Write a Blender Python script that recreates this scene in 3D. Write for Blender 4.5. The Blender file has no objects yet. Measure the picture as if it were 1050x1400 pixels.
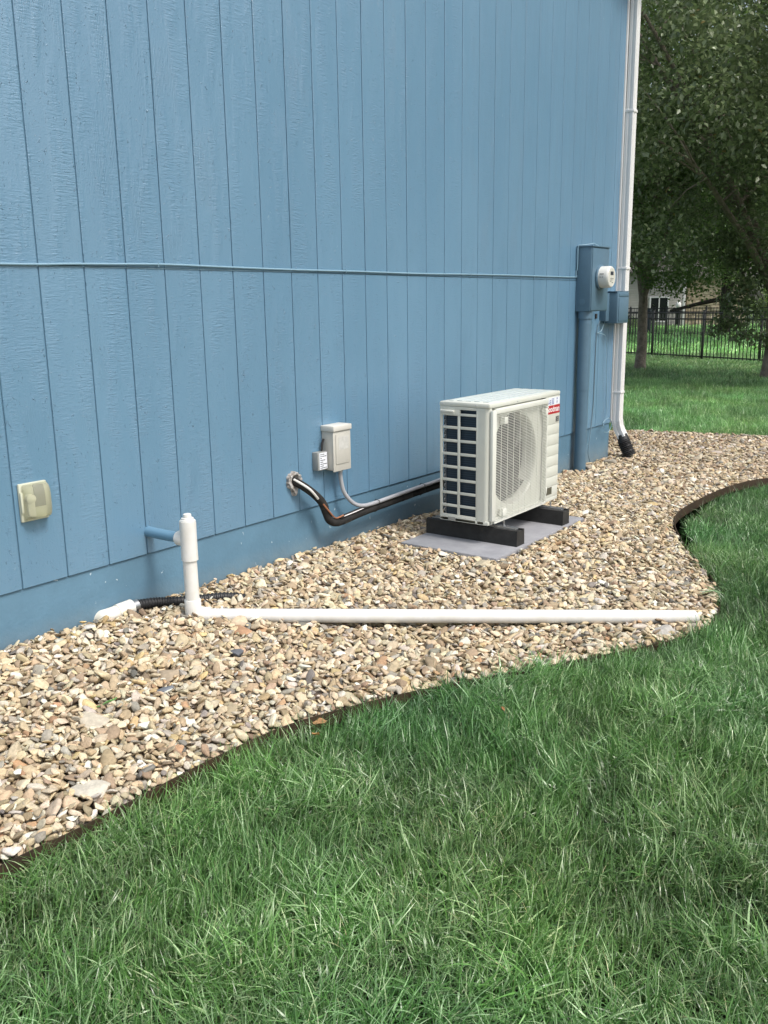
import bpy, bmesh, math, random
import numpy as np
from mathutils import Vector, Matrix, Euler
from mathutils import noise as mnoise

PI = math.pi
rnd = random.Random(7)
rng = np.random.default_rng(7)
scn = bpy.context.scene
C = scn.collection

# ------------------------------------------------------------------ camera
cam_d = bpy.data.cameras.new("camera")
cam = bpy.data.objects.new("camera", cam_d)
C.objects.link(cam)
scn.camera = cam
F_PX, PIT, ROLL, YAW = 1225.57, 0.2274, -0.0146, 0.6360
CAM = Vector((3.1195, 0.0, 1.0597))
Fv = Vector((-math.sin(YAW)*math.cos(PIT), math.cos(YAW)*math.cos(PIT), -math.sin(PIT)))
Rv = Vector((math.cos(YAW), math.sin(YAW), 0))
Uv = Rv.cross(Fv)
R2 = math.cos(ROLL)*Rv + math.sin(ROLL)*Uv
U2 = -math.sin(ROLL)*Rv + math.cos(ROLL)*Uv
M = Matrix((R2, U2, -Fv)).transposed().to_4x4()
M.translation = CAM
cam.matrix_world = M
cam_d.sensor_fit = 'VERTICAL'
cam_d.sensor_height = 36
cam_d.sensor_width = 27
cam_d.lens = 36*F_PX/1400
cam_d.clip_start = 0.05
cam_d.clip_end = 3000

# ------------------------------------------------------------------ world, sun, exposure
SUN_DIR = Vector((0.66, -0.02, 0.95)).normalized()      # towards the sun
SUN_EL = math.asin(SUN_DIR.z)
SUN_AZ = math.atan2(SUN_DIR.x, SUN_DIR.y)
world = bpy.data.worlds.new("World")
scn.world = world
world.use_nodes = True
wn = world.node_tree.nodes; wl = world.node_tree.links
bg = wn["Background"]
sky = wn.new("ShaderNodeTexSky")
sky.sky_type = 'NISHITA'
sky.sun_disc = False
sky.sun_elevation = SUN_EL
sky.sun_rotation = SUN_AZ
sky.air_density = 1.0
sky.dust_density = 4.0
sky.ozone_density = 1.0
hs = wn.new("ShaderNodeHueSaturation")
hs.inputs['Saturation'].default_value = 0.58
wl.new(sky.outputs[0], hs.inputs['Color'])
wl.new(hs.outputs[0], bg.inputs['Color'])
bg.inputs['Strength'].default_value = 0.15
sun_d = bpy.data.lights.new("sun", 'SUN')
sun_d.energy = 1.5
sun_d.angle = math.radians(14)
sun_d.color = (1.0, 0.96, 0.90)
sun = bpy.data.objects.new("sun", sun_d)
C.objects.link(sun)
sun.rotation_euler = (-SUN_DIR).to_track_quat('-Z', 'Y').to_euler()
scn.view_settings.view_transform = 'Standard'
scn.view_settings.look = 'None'
scn.view_settings.gamma = 1
scn.view_settings.use_curve_mapping = False
scn.view_settings.exposure = 0.62
try:
    scn.cycles.max_bounces = 8
    scn.cycles.transparent_max_bounces = 8
except Exception:
    pass

# ------------------------------------------------------------------ helpers
def tag(o, label=None, cat=None, group=None, kind=None):
    if label: o['label'] = label
    if cat: o['category'] = cat
    if group: o['group'] = group
    if kind: o['kind'] = kind
    return o

def empty(name, loc=(0, 0, 0)):
    o = bpy.data.objects.new(name, None)
    o.empty_display_size = 0.1
    o.location = loc
    C.objects.link(o)
    return o

class MB:
    """collects shapes for one mesh, in world coordinates"""
    def __init__(s):
        s.v = []; s.f = []; s.m = []; s.sm = []
        s.mi = 0
    def add(s, vs, fs, smooth=False):
        b = len(s.v)
        s.v += [tuple(v) for v in vs]
        for f in fs:
            s.f.append(tuple(b+i for i in f)); s.m.append(s.mi); s.sm.append(smooth)
    def box(s, x0, x1, y0, y1, z0, z1, bev=0.0, M=None):
        bm = bmesh.new()
        bmesh.ops.create_cube(bm, size=1)
        for v in bm.verts:
            v.co = Vector(((x0+x1)/2+v.co.x*(x1-x0), (y0+y1)/2+v.co.y*(y1-y0), (z0+z1)/2+v.co.z*(z1-z0)))
        if bev > 0:
            bmesh.ops.bevel(bm, geom=list(bm.edges), offset=bev, segments=2, affect='EDGES', profile=0.5)
        if M is not None:
            bm.transform(M)
        bm.verts.ensure_lookup_table()
        for i, v in enumerate(bm.verts): v.index = i
        s.add([v.co[:] for v in bm.verts], [[v.index for v in f.verts] for f in bm.faces])
        bm.free()
    def tube(s, pts, r, n=12, cap=True, rfun=None, closed=False):
        pts = [Vector(p) for p in pts]
        N = len(pts)
        T = []
        for i in range(N):
            if closed: t = pts[(i+1) % N]-pts[i-1]
            else: t = pts[min(i+1, N-1)]-pts[max(i-1, 0)]
            T.append(t.normalized())
        ref = Vector((0, 0, 1)) if abs(T[0].z) < 0.9 else Vector((1, 0, 0))
        nrm = T[0].cross(ref).normalized()
        vs = []; 
        for i in range(N):
            nrm = (nrm - T[i]*nrm.dot(T[i])).normalized()
            bn = T[i].cross(nrm)
            rr = r[i] if isinstance(r, (list, tuple)) else r
            for k in range(n):
                a = 2*PI*k/n
                vs.append(pts[i]+nrm*math.cos(a)*rr+bn*math.sin(a)*rr)
        fs = []
        for i in range(N-1 if not closed else N):
            j = (i+1) % N
            for k in range(n):
                k2 = (k+1) % n
                fs.append((i*n+k, j*n+k, j*n+k2, i*n+k2))
        s.add(vs, fs, True)
        if cap and not closed:
            b = len(s.v)-N*n
            s.f.append(tuple(b+k for k in range(n))); s.m.append(s.mi); s.sm.append(False)
            s.f.append(tuple(b+(N-1)*n+k for k in reversed(range(n)))); s.m.append(s.mi); s.sm.append(False)
    def rings(s, c, axis, prof, n=32, up=None):
        """lathe: prof = list of (distance along axis, radius)"""
        axis = Vector(axis).normalized(); c = Vector(c)
        ref = Vector((0, 0, 1)) if abs(axis.z) < 0.9 else Vector((1, 0, 0))
        a1 = axis.cross(ref).normalized(); a2 = axis.cross(a1)
        vs = []
        for d, r in prof:
            for k in range(n):
                a = 2*PI*k/n
                vs.append(c+axis*d+a1*(r*math.cos(a))+a2*(r*math.sin(a)))
        fs = []
        for i in range(len(prof)-1):
            for k in range(n):
                k2 = (k+1) % n
                fs.append((i*n+k, i*n+k2, (i+1)*n+k2, (i+1)*n+k))
        s.add(vs, fs, True)
        b = len(s.v)-len(vs)
        if prof[0][1] > 1e-5:
            s.f.append(tuple(b+k for k in reversed(range(n)))); s.m.append(s.mi); s.sm.append(False)
        if prof[-1][1] > 1e-5:
            s.f.append(tuple(b+(len(prof)-1)*n+k for k in range(n))); s.m.append(s.mi); s.sm.append(False)
    def build(s, name, mats, parent=None, sharp=35, origin=None):
        me = bpy.data.meshes.new(name)
        o3 = Vector(origin) if origin is not None else Vector((0, 0, 0))
        me.from_pydata([tuple(Vector(v)-o3) for v in s.v], [], s.f)
        if not isinstance(mats, (list, tuple)): mats = [mats]
        for m in mats: me.materials.append(m)
        me.polygons.foreach_set('material_index', s.m)
        me.polygons.foreach_set('use_smooth', [True]*len(s.f))
        bm = bmesh.new(); bm.from_mesh(me)
        bmesh.ops.recalc_face_normals(bm, faces=bm.faces)
        lim = math.radians(sharp)
        for e in bm.edges:
            if len(e.link_faces) == 2 and e.calc_face_angle(0) > lim:
                e.smooth = False
        bm.to_mesh(me); bm.free()
        me.update()
        o = bpy.data.objects.new(name, me)
        C.objects.link(o)
        if parent is not None:
            o.parent = parent
            o.location = o3 - world_loc(parent)
        else:
            o.location = o3
        return o

def world_loc(o):
    l = Vector((0, 0, 0))
    while o is not None:
        l += o.location; o = o.parent
    return l

def text_mb(mb, txt, size, org, right, up, extrude=0.0008, align='LEFT', sx=1.0, bold=0.0):
    cu = bpy.data.curves.new("t", 'FONT')
    cu.body = txt; cu.size = size; cu.extrude = 0; cu.offset = bold
    cu.align_x = align
    cu.resolution_u = 3
    ob = bpy.data.objects.new("t", cu)
    C.objects.link(ob)
    dg = bpy.context.evaluated_depsgraph_get()
    me = ob.evaluated_get(dg).to_mesh()
    right = Vector(right).normalized(); up = Vector(up).normalized(); nrm = right.cross(up)
    org = Vector(org)
    mb.add([org+right*v.co.x*sx+up*v.co.y+nrm*extrude for v in me.vertices], [tuple(p.vertices) for p in me.polygons])
    ob.evaluated_get(dg).to_mesh_clear()
    bpy.data.objects.remove(ob); bpy.data.curves.remove(cu)

# ------------------------------------------------------------------ materials
def mat(name, col, rough=0.6, metal=0.0, spec=0.5, var=0.0, vscale=6.0, bump=0.0, bscale=80.0, dist=0.002, col2=None, detail=4):
    m = bpy.data.materials.new(name); m.use_nodes = True
    n = m.node_tree.nodes; l = m.node_tree.links
    b = n["Principled BSDF"]
    b.inputs['Base Color'].default_value = (*col, 1)
    b.inputs['Roughness'].default_value = rough
    b.inputs['Metallic'].default_value = metal
    b.inputs['Specular IOR Level'].default_value = spec
    tc = n.new("ShaderNodeTexCoord")
    if var > 0 or col2:
        nz = n.new("ShaderNodeTexNoise"); nz.inputs['Scale'].default_value = vscale; nz.inputs['Detail'].default_value = detail
        nz.inputs['Roughness'].default_value = 0.65
        l.new(tc.outputs['Object'], nz.inputs['Vector'])
        rp = n.new("ShaderNodeValToRGB")
        c2 = col2 if col2 else tuple(min(1, c*(1+var)) for c in col)
        c1 = col if col2 else tuple(c*(1-var) for c in col)
        rp.color_ramp.elements[0].position = 0.35; rp.color_ramp.elements[1].position = 0.68
        rp.color_ramp.elements[0].color = (*c1, 1); rp.color_ramp.elements[1].color = (*c2, 1)
        l.new(nz.outputs[0], rp.inputs[0]); l.new(rp.outputs[0], b.inputs['Base Color'])
    if bump > 0:
        nb = n.new("ShaderNodeTexNoise"); nb.inputs['Scale'].default_value = bscale; nb.inputs['Detail'].default_value = 5
        l.new(tc.outputs['Object'], nb.inputs['Vector'])
        bp = n.new("ShaderNodeBump"); bp.inputs['Strength'].default_value = bump; bp.inputs['Distance'].default_value = dist
        l.new(nb.outputs[0], bp.inputs['Height']); l.new(bp.outputs[0], b.inputs['Normal'])
    return m

BLUE = (0.122, 0.240, 0.352)
def siding_mat():
    m = bpy.data.materials.new("blue_painted_plywood"); m.use_nodes = True
    n = m.node_tree.nodes; l = m.node_tree.links
    b = n["Principled BSDF"]
    b.inputs['Roughness'].default_value = 0.27
    b.inputs['Specular IOR Level'].default_value = 1.0
    tc = n.new("ShaderNodeTexCoord"); oi = n.new("ShaderNodeObjectInfo")
    geo = n.new("ShaderNodeNewGeometry")
    off = n.new("ShaderNodeVectorMath"); off.operation = 'SCALE'
    cx = n.new("ShaderNodeCombineXYZ")
    for k in range(3): l.new(oi.outputs['Random'], cx.inputs[k])
    l.new(cx.outputs[0], off.inputs[0]); off.inputs['Scale'].default_value = 37.0
    add = n.new("ShaderNodeVectorMath"); add.operation = 'ADD'
    l.new(tc.outputs['Object'], add.inputs[0]); l.new(off.outputs[0], add.inputs[1])
    def noise(scale_vec, sc, det=3, dist=0.0, src=add.outputs[0], rough=0.55):
        mp = n.new("ShaderNodeMapping"); mp.inputs['Scale'].default_value = scale_vec
        l.new(src, mp.inputs['Vector'])
        t = n.new("ShaderNodeTexNoise"); t.inputs['Scale'].default_value = sc; t.inputs['Detail'].default_value = det
        t.inputs['Distortion'].default_value = dist; t.inputs['Roughness'].default_value = rough
        l.new(mp.outputs[0], t.inputs['Vector']); return t
    def math_(op, a, bb, cl=False):
        t = n.new("ShaderNodeMath"); t.operation = op; t.use_clamp = cl
        for i, x in enumerate((a, bb)):
            if x is None: continue
            if isinstance(x, (int, float)): t.inputs[i].default_value = x
            else: l.new(x, t.inputs[i])
        return t.outputs[0]
    # saw chatter: short marks running across the board
    chat = noise((1, 0.42, 2.5), 58, 3, 0.5)
    ch = math_('POWER', math_('MULTIPLY', math_('ABSOLUTE', math_('SUBTRACT', chat.outputs[0], 0.5), None), 4.0), 0.8)
    mask = noise((1, 1.6, 0.35), 7, 3, 0.3)
    mr = n.new("ShaderNodeMapRange"); mr.inputs['From Min'].default_value = 0.42; mr.inputs['From Max'].default_value = 0.66
    l.new(mask.outputs[0], mr.inputs['Value'])
    marks = math_('MULTIPLY', chat.outputs[0], mr.outputs[0])
    # cathedral grain
    wv = n.new("ShaderNodeTexWave"); wv.wave_type = 'RINGS'; wv.rings_direction = 'X'
    mpw = n.new("ShaderNodeMapping"); mpw.inputs['Scale'].default_value = (1, 3.0, 0.22)
    l.new(add.outputs[0], mpw.inputs['Vector']); l.new(mpw.outputs[0], wv.inputs['Vector'])
    wv.inputs['Scale'].default_value = 14; wv.inputs['Distortion'].default_value = 6; wv.inputs['Detail'].default_value = 3; wv.inputs['Detail Scale'].default_value = 1.5
    m2 = noise((1, 1.2, 0.4), 5, 2)
    mr2 = n.new("ShaderNodeMapRange"); mr2.inputs['From Min'].default_value = 0.55; mr2.inputs['From Max'].default_value = 0.7
    l.new(m2.outputs[0], mr2.inputs['Value'])
    grain = math_('MULTIPLY', wv.outputs['Fac'], mr2.outputs[0])
    fine = noise((1, 1, 1), 160, 3)
    # drips and splinters, sparse
    sp = noise((1, 1.2, 0.7), 75, 1, 1.5)
    spm = math_('MULTIPLY', math_('SUBTRACT', sp.outputs[0], 0.70, True), 9.0, True)
    h = math_('ADD', math_('MULTIPLY', marks, 1.0), math_('MULTIPLY', grain, 0.28))
    h = math_('ADD', h, math_('MULTIPLY', fine.outputs[0], 0.22))
    h = math_('ADD', h, math_('MULTIPLY', spm, 0.9))
    bp = n.new("ShaderNodeBump"); bp.inputs['Strength'].default_value = 1.0; bp.inputs['Distance'].default_value = 0.0036
    l.new(h, bp.inputs['Height']); l.new(bp.outputs[0], b.inputs['Normal'])
    # colour: slight fade and mottling, and board to board
    cn = noise((1, 1, 0.3), 2.2, 4, src=geo.outputs['Position'])
    rp = n.new("ShaderNodeValToRGB")
    rp.color_ramp.elements[0].position = 0.3; rp.color_ramp.elements[1].position = 0.75
    rp.color_ramp.elements[0].color = (BLUE[0]*0.92, BLUE[1]*0.94, BLUE[2]*0.95, 1)
    rp.color_ramp.elements[1].color = (BLUE[0]*1.10, BLUE[1]*1.06, BLUE[2]*1.04, 1)
    l.new(cn.outputs[0], rp.inputs[0])
    # faint scuffs
    sc = noise((1, 1, 1), 30, 2, 1.0)
    scm = math_('MULTIPLY', math_('SUBTRACT', sc.outputs[0], 0.72, True), 3.0, True)
    mx = n.new("ShaderNodeMix"); mx.data_type = 'RGBA'
    l.new(scm, mx.inputs[0]); l.new(rp.outputs[0], mx.inputs[6]); mx.inputs[7].default_value = (0.30, 0.42, 0.50, 1)
    hsv = n.new("ShaderNodeHueSaturation"); l.new(mx.outputs[2], hsv.inputs['Color'])
    l.new(math_('ADD', math_('MULTIPLY', oi.outputs['Random'], 0.035), 0.98), hsv.inputs['Value'])
    l.new(hsv.outputs[0], b.inputs['Base Color'])
    return m
M_SIDING = siding_mat()
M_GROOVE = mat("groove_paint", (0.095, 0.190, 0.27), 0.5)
M_BLUE = mat("blue_paint", (0.112, 0.235, 0.345), 0.45, var=0.06, vscale=9, bump=0.25, bscale=120, dist=0.001)
M_BLUEMET = mat("blue_painted_metal", (0.088, 0.160, 0.222), 0.40, var=0.05, vscale=14, bump=0.12, bscale=60, dist=0.001)

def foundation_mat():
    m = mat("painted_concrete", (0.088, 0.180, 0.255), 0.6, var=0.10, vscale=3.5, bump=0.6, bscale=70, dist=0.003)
    n = m.node_tree.nodes; l = m.node_tree.links
    b = n["Principled BSDF"]
    rp = [x for x in n if x.type == 'VALTORGB'][0]
    geo = n.new("ShaderNodeNewGeometry")
    t = n.new("ShaderNodeTexNoise"); t.inputs['Scale'].default_value = 16; t.inputs['Detail'].default_value = 3; t.inputs['Distortion'].default_value = 1.2
    l.new(geo.outputs['Position'], t.inputs['Vector'])
    r2 = n.new("ShaderNodeValToRGB"); r2.color_ramp.elements[0].position = 0.700; r2.color_ramp.elements[1].position = 0.72
    l.new(t.outputs[0], r2.inputs[0])
    mx = n.new("ShaderNodeMix"); mx.data_type = 'RGBA'
    l.new(r2.outputs[0], mx.inputs[0]); l.new(rp.outputs[0], mx.inputs[6]); mx.inputs[7].default_value = (0.42, 0.50, 0.55, 1)
    # dust splashed low on the wall by rain
    sep = n.new("ShaderNodeSeparateXYZ"); l.new(geo.outputs['Position'], sep.inputs[0])
    mr = n.new("ShaderNodeMapRange"); mr.inputs['From Min'].default_value = -0.14; mr.inputs['From Max'].default_value = -0.34
    l.new(sep.outputs[2], mr.inputs['Value'])
    t3 = n.new("ShaderNodeTexNoise"); t3.inputs['Scale'].default_value = 24; t3.inputs['Detail'].default_value = 4
    l.new(geo.outputs['Position'], t3.inputs['Vector'])
    mm = n.new("ShaderNodeMath"); mm.operation = 'MULTIPLY'; l.new(mr.outputs[0], mm.inputs[0]); l.new(t3.outputs[0], mm.inputs[1])
    m3 = n.new("ShaderNodeMath"); m3.operation = 'MULTIPLY'; l.new(mm.outputs[0], m3.inputs[0]); m3.inputs[1].default_value = 1.1
    mx2 = n.new("ShaderNodeMix"); mx2.data_type = 'RGBA'
    l.new(m3.outputs[0], mx2.inputs[0]); l.new(mx.outputs[2], mx2.inputs[6]); mx2.inputs[7].default_value = (0.22, 0.24, 0.23, 1)
    l.new(mx2.outputs[2], b.inputs['Base Color'])
    return m
M_FOUND = foundation_mat()
M_WHITE = mat("white_trim", (0.70, 0.70, 0.69), 0.4, var=0.03, vscale=5)
M_PVC = mat("white_pvc", (0.72, 0.72, 0.70), 0.35, col2=(0.66, 0.645, 0.59), vscale=14, bump=0.04, bscale=90, dist=0.0006)
M_PVCD = mat("dusty_pvc", (0.62, 0.60, 0.52), 0.5, col2=(0.78, 0.77, 0.72), vscale=26, bump=0.08, bscale=90, dist=0.0006)
M_CREAM = mat("cream_steel", (0.60, 0.61, 0.545), 0.38, var=0.035, vscale=7, bump=0.03, bscale=200, dist=0.0004)
M_CREAMB = mat("pale_plastic", (0.66, 0.67, 0.61), 0.42, var=0.03, vscale=9)
M_TOP = mat("lid_steel", (0.50, 0.55, 0.54), 0.35)
M_BLACKIN = mat("dark_interior", (0.015, 0.016, 0.018), 0.6)  # near-black stands in for the shade deep inside the casing
M_FANPL = mat("shade_black_fan_plastic", (0.018, 0.018, 0.019), 0.5)  # fan coloured near-black so its opening reads as deep shade
def coil_mat():
    m = bpy.data.materials.new("finned_coil"); m.use_nodes = True
    n = m.node_tree.nodes; l = m.node_tree.links; b = n["Principled BSDF"]
    b.inputs['Roughness'].default_value = 0.5; b.inputs['Metallic'].default_value = 0.3
    tc = n.new("ShaderNodeTexCoord")
    w = n.new("ShaderNodeTexWave"); w.bands_direction = 'Z'; w.inputs['Scale'].default_value = 25; w.inputs['Distortion'].default_value = 0.3
    l.new(tc.outputs['Object'], w.inputs['Vector'])
    rp = n.new("ShaderNodeValToRGB"); rp.color_ramp.elements[0].color = (0.012, 0.022, 0.036, 1); rp.color_ramp.elements[1].color = (0.026, 0.048, 0.072, 1)
    l.new(w.outputs['Fac'], rp.inputs[0]); l.new(rp.outputs[0], b.inputs['Base Color'])
    return m
M_COIL = coil_mat()
M_RUBBER = mat("black_rubber", (0.022, 0.022, 0.021), 0.75, var=0.3, vscale=20, bump=0.5, bscale=180, dist=0.001)
M_BLACKPL = mat("black_corrugated_plastic", (0.018, 0.018, 0.019), 0.5, var=0.3, vscale=20)
M_FOAM = mat("black_foam_sleeve", (0.022, 0.022, 0.022), 0.95, spec=.12, col2=(0.040, 0.039, 0.037), vscale=18, bump=0.4, bscale=140, dist=0.001)
M_TAPE = mat("black_tape", (0.014, 0.014, 0.014), 0.55)
M_GREYPVC = mat("grey_conduit", (0.36, 0.37, 0.39), 0.45, var=0.05)
M_BOXGREY = mat("beige_grey_metal", (0.50, 0.49, 0.44), 0.45, var=0.05, vscale=12, bump=0.06, bscale=150, dist=0.0004)
M_BOXDK = mat("grey_plastic", (0.26, 0.27, 0.26), 0.5, var=0.08)
M_STICKER = mat("sticker_white", (0.74, 0.77, 0.82), 0.4)
M_INK = mat("ink_dark", (0.03, 0.035, 0.05), 0.5)
M_INKBLUE = mat("ink_blue", (0.06, 0.08, 0.30), 0.5)
M_RED = mat("badge_red", (0.42, 0.012, 0.02), 0.4)
M_BADGEW = mat("badge_white", (0.82, 0.80, 0.80), 0.4)
M_PLATE = mat("nameplate", (0.06, 0.06, 0.045), 0.4, col2=(0.12, 0.11, 0.08), vscale=120)
M_GALV = mat("galvanised_steel", (0.45, 0.46, 0.47), 0.35, metal=0.9, var=0.15, vscale=30)
M_COPPER = mat("bare_copper_wire", (0.45, 0.20, 0.11), 0.4, metal=0.4)
M_FOAMSEAL = mat("old_foam_sealant", (0.17, 0.145, 0.12), 0.85, col2=(0.50, 0.50, 0.49), vscale=45, bump=0.9, bscale=60, dist=0.006)
M_PAD = mat("grey_pad_plastic", (0.225, 0.228, 0.245), 0.75, col2=(0.295, 0.298, 0.315), vscale=9, bump=0.25, bscale=220, dist=0.0008)
def bronze_mat():
    m = mat("brown_edging", (0.034, 0.023, 0.014), 0.6, col2=(0.062, 0.038, 0.021), vscale=9, bump=0.25, bscale=40, dist=0.002)
    return m
M_EDGE = bronze_mat()
M_YELPL = mat("yellowed_clear_plastic", (0.55, 0.56, 0.44), 0.3)
def clear_yellow():
    m = bpy.data.materials.new("yellowed_clear_cover"); m.use_nodes = True
    b = m.node_tree.nodes["Principled BSDF"]
    b.inputs['Base Color'].default_value = (0.90, 0.90, 0.78, 1)
    b.inputs['Roughness'].default_value = 0.10
    b.inputs['Transmission Weight'].default_value = 0.88
    b.inputs['IOR'].default_value = 1.15
    n = m.node_tree.nodes; l = m.node_tree.links
    t = n.new("ShaderNodeTexNoise"); t.inputs['Scale'].default_value = 40; tc = n.new("ShaderNodeTexCoord"); l.new(tc.outputs['Object'], t.inputs['Vector'])
    bp = n.new("ShaderNodeBump"); bp.inputs['Strength'].default_value = 0.4; bp.inputs['Distance'].default_value = 0.004
    l.new(t.outputs[0], bp.inputs['Height']); l.new(bp.outputs[0], b.inputs['Normal'])
    return m
M_CLEAR = clear_yellow()
M_ROOF = mat("dark_shingle", (0.06, 0.055, 0.05), 0.9, var=0.3, vscale=12)
M_BARK = mat("tree_bark", (0.17, 0.14, 0.11), 0.9, col2=(0.32, 0.27, 0.22), vscale=9, bump=1.0, bscale=22, dist=0.03)
M_BARKD = mat("dark_bark", (0.035, 0.028, 0.022), 0.9, col2=(0.06, 0.05, 0.04), vscale=9, bump=1.0, bscale=14, dist=0.03)
M_FENCE = mat("black_fence_paint", (0.010, 0.011, 0.010), 0.4)
M_NSIDE = mat("pale_grey_siding", (0.40, 0.38, 0.36), 0.7, var=0.06, vscale=2)
M_NSTONE = mat("tan_stone", (0.38, 0.31, 0.21), 0.9, col2=(0.62, 0.54, 0.41), vscale=3.5, bump=0.5, bscale=9, dist=0.03)
M_NPANE = mat("dark_window_glass", (0.02, 0.022, 0.02), 0.1)
M_SOIL = mat("lawn_soil", (0.045, 0.075, 0.022), 0.95, col2=(0.075, 0.125, 0.040), vscale=14, bump=0.6, bscale=30, dist=0.02)
M_MULCH = mat("mulch_soil", (0.05, 0.038, 0.028), 0.95, col2=(0.09, 0.07, 0.05), vscale=12, bump=0.8, bscale=30, dist=0.02)
M_GRIT = mat("gravel_fines", (0.14, 0.11, 0.08), 0.95, col2=(0.27, 0.22, 0.16), vscale=60, bump=1.0, bscale=120, dist=0.01, detail=6)

# ------------------------------------------------------------------ bed outline and levels
EDGE = [(1.02, -6.0), (1.06, -3.0), (1.09, -1.0), (1.105, 0.3), (1.122, 1.039), (1.134, 1.246), (1.148, 1.483), (1.164, 1.758), (1.201, 2.06), (1.326, 2.391),
        (1.475, 2.648), (1.712, 3.019), (1.923, 3.394), (2.041, 3.676), (2.06, 3.897), (1.97, 4.273), (1.80, 4.614),
        (1.583, 4.988), (1.366, 5.419), (1.263, 5.753), (1.238, 6.129), (1.253, 6.668), (1.318, 7.05), (1.47, 7.36), (1.9, 7.66), (2.8, 7.95), (4.5, 8.2), (7.0, 8.4)]
BACK = [(7.0, 10.6), (5.0, 10.35), (3.0, 10.05), (0.862, 9.76), (0.227, 9.637), (-0.204, 9.514), (-0.581, 9.427), (-2.0, 9.3), (-5.0, 9.2), (-9.0, 9.15)]
def catmull(P, k=12):
    P = [np.array(p, float) for p in P]
    out = []
    for i in range(len(P)-1):
        p0 = P[max(i-1, 0)]; p1 = P[i]; p2 = P[i+1]; p3 = P[min(i+2, len(P)-1)]
        for j in range(k):
            t = j/k
            out.append(0.5*((2*p1)+(-p0+p2)*t+(2*p0-5*p1+4*p2-p3)*t*t+(-p0+3*p1-3*p2+p3)*t**3))
    out.append(P[-1]); return np.array(out)
EC = catmull(EDGE); BC = catmull(BACK, 8)
HOUSE_Y1 = 7.76; HOUSE_X0 = -9.0
BED = np.array(list(EC)+list(BC)+[(-9.0, HOUSE_Y1), (0.0, HOUSE_Y1), (0.0, -6.0)])
def in_poly(x, y, P=BED):
    x = np.asarray(x); y = np.asarray(y)
    c = np.zeros(x.shape, bool)
    xj, yj = P[-1]
    for xi, yi in P:
        k = ((yi > y) != (yj > y))
        with np.errstate(divide='ignore', invalid='ignore'):
            c ^= k & (x < (xj-xi)*(y-yi)/((yj-yi) if yj != yi else 1e-9)+xi)
        xj, yj = xi, yi
    return c
def dist_curve(x, y, P):
    d = np.full(np.shape(x), 1e9)
    for a, b in zip(P[:-1], P[1:]):
        ab = b-a; L = ab@ab
        t = np.clip(((x-a[0])*ab[0]+(y-a[1])*ab[1])/L, 0, 1)
        d = np.minimum(d, (x-a[0]-t*ab[0])**2+(y-a[1]-t*ab[1])**2)
    return np.sqrt(d)
def zg(x, y):
    """top of the gravel"""
    x = np.asarray(x, float); y = np.asarray(y, float)
    zw = np.interp(y, [1.0, 1.8, 3.0, 4.5, 5.2, 6.6, 7.7, 9.0], [-.205, -.222, -.245, -.262, -.285, -.315, -.322, -.33])
    zo = np.interp(y, [1.0, 3.0, 9.0], [-.325, -.325, -.34])
    w = np.clip(x/1.15, 0, 1); w = w*w*(3-2*w)
    z = zw*(1-w)+zo*w
    # level around the pad
    q = np.exp(-(np.maximum(np.abs(x-.6)-.35, 0)**2+np.maximum(np.abs(y-4.55)-.6, 0)**2)/.02)
    z = z*(1-q)+(-.277)*q
    return z
def zl(x, y):
    """lawn soil"""
    y = np.asarray(y, float)
    return np.interp(y, [-20, 1.7, 2.05, 2.4, 2.65, 4.8, 5.3, 7.6, 9, 10, 25, 60, 200], [-.370, -.370, -.380, -.380, -.352, -.352, -.392, -.392, -.375, -.375, -.56, -.56, -.2])

# ------------------------------------------------------------------ ground
def grid_ground():
    ys = list(np.arange(-30, 1, 1.0))+list(np.arange(1, 10, .12))+list(np.arange(10, 30, 1.0))+list(np.arange(30, 420, 15.0))
    xs = list(np.arange(-420, -30, 26.0))+list(np.arange(-30, 30, 1.5))+list(np.arange(30, 421, 26.0))
    vs = []; fs = []
    for y in ys:
        for x in xs: vs.append((x, y, float(zl(x, y))))
    nx = len(xs)
    for j in range(len(ys)-1):
        for i in range(nx-1):
            fs.append((j*nx+i, j*nx+i+1, (j+1)*nx+i+1, (j+1)*nx+i))
    mb = MB(); mb.add(vs, fs, True)
    return mb.build("lawn_ground", M_SOIL)
tag(grid_ground(), kind='structure', label="soil and thatch under the lawn")
def bed_ground():
    s = 0.06
    xs = np.arange(-9, 7, s); ys = np.arange(-6, 10.7, s)
    X, Y = np.meshgrid(xs, ys)
    ok = in_poly(X, Y)
    for dx, dy in ((s, 0), (0, s), (s, s)): ok &= in_poly(X+dx, Y+dy)
    Z = zg(X, Y)-0.032
    idx = {}; vs = []; fs = []
    def vid(i, j):
        if (i, j) not in idx:
            idx[(i, j)] = len(vs); vs.append((xs[i], ys[j], float(zg(xs[i], ys[j]))-0.03))
        return idx[(i, j)]
    for j, i in zip(*np.nonzero(ok)):
        if i+1 < len(xs) and j+1 < len(ys):
            fs.append((vid(i, j), vid(i+1, j), vid(i+1, j+1), vid(i, j+1)))
    mb = MB(); mb.add(vs, fs, True)
    # flat skirt a little lower, out to the very edge
    bm = bmesh.new()
    vv = [bm.verts.new((x, y, -0.368)) for x, y in BED]
    f = bm.faces.new(vv); r = bmesh.ops.triangulate(bm, faces=[f])
    bm.verts.ensure_lookup_table()
    for i, v in enumerate(bm.verts): v.index = i
    mb.add([v.co[:] for v in bm.verts], [[v.index for v in f.verts] for f in bm.faces])
    bm.free()
    return mb.build("gravel_bed_ground", M_GRIT)
tag(bed_ground(), kind='structure', label="fine grit under the stones of the bed")

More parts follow.
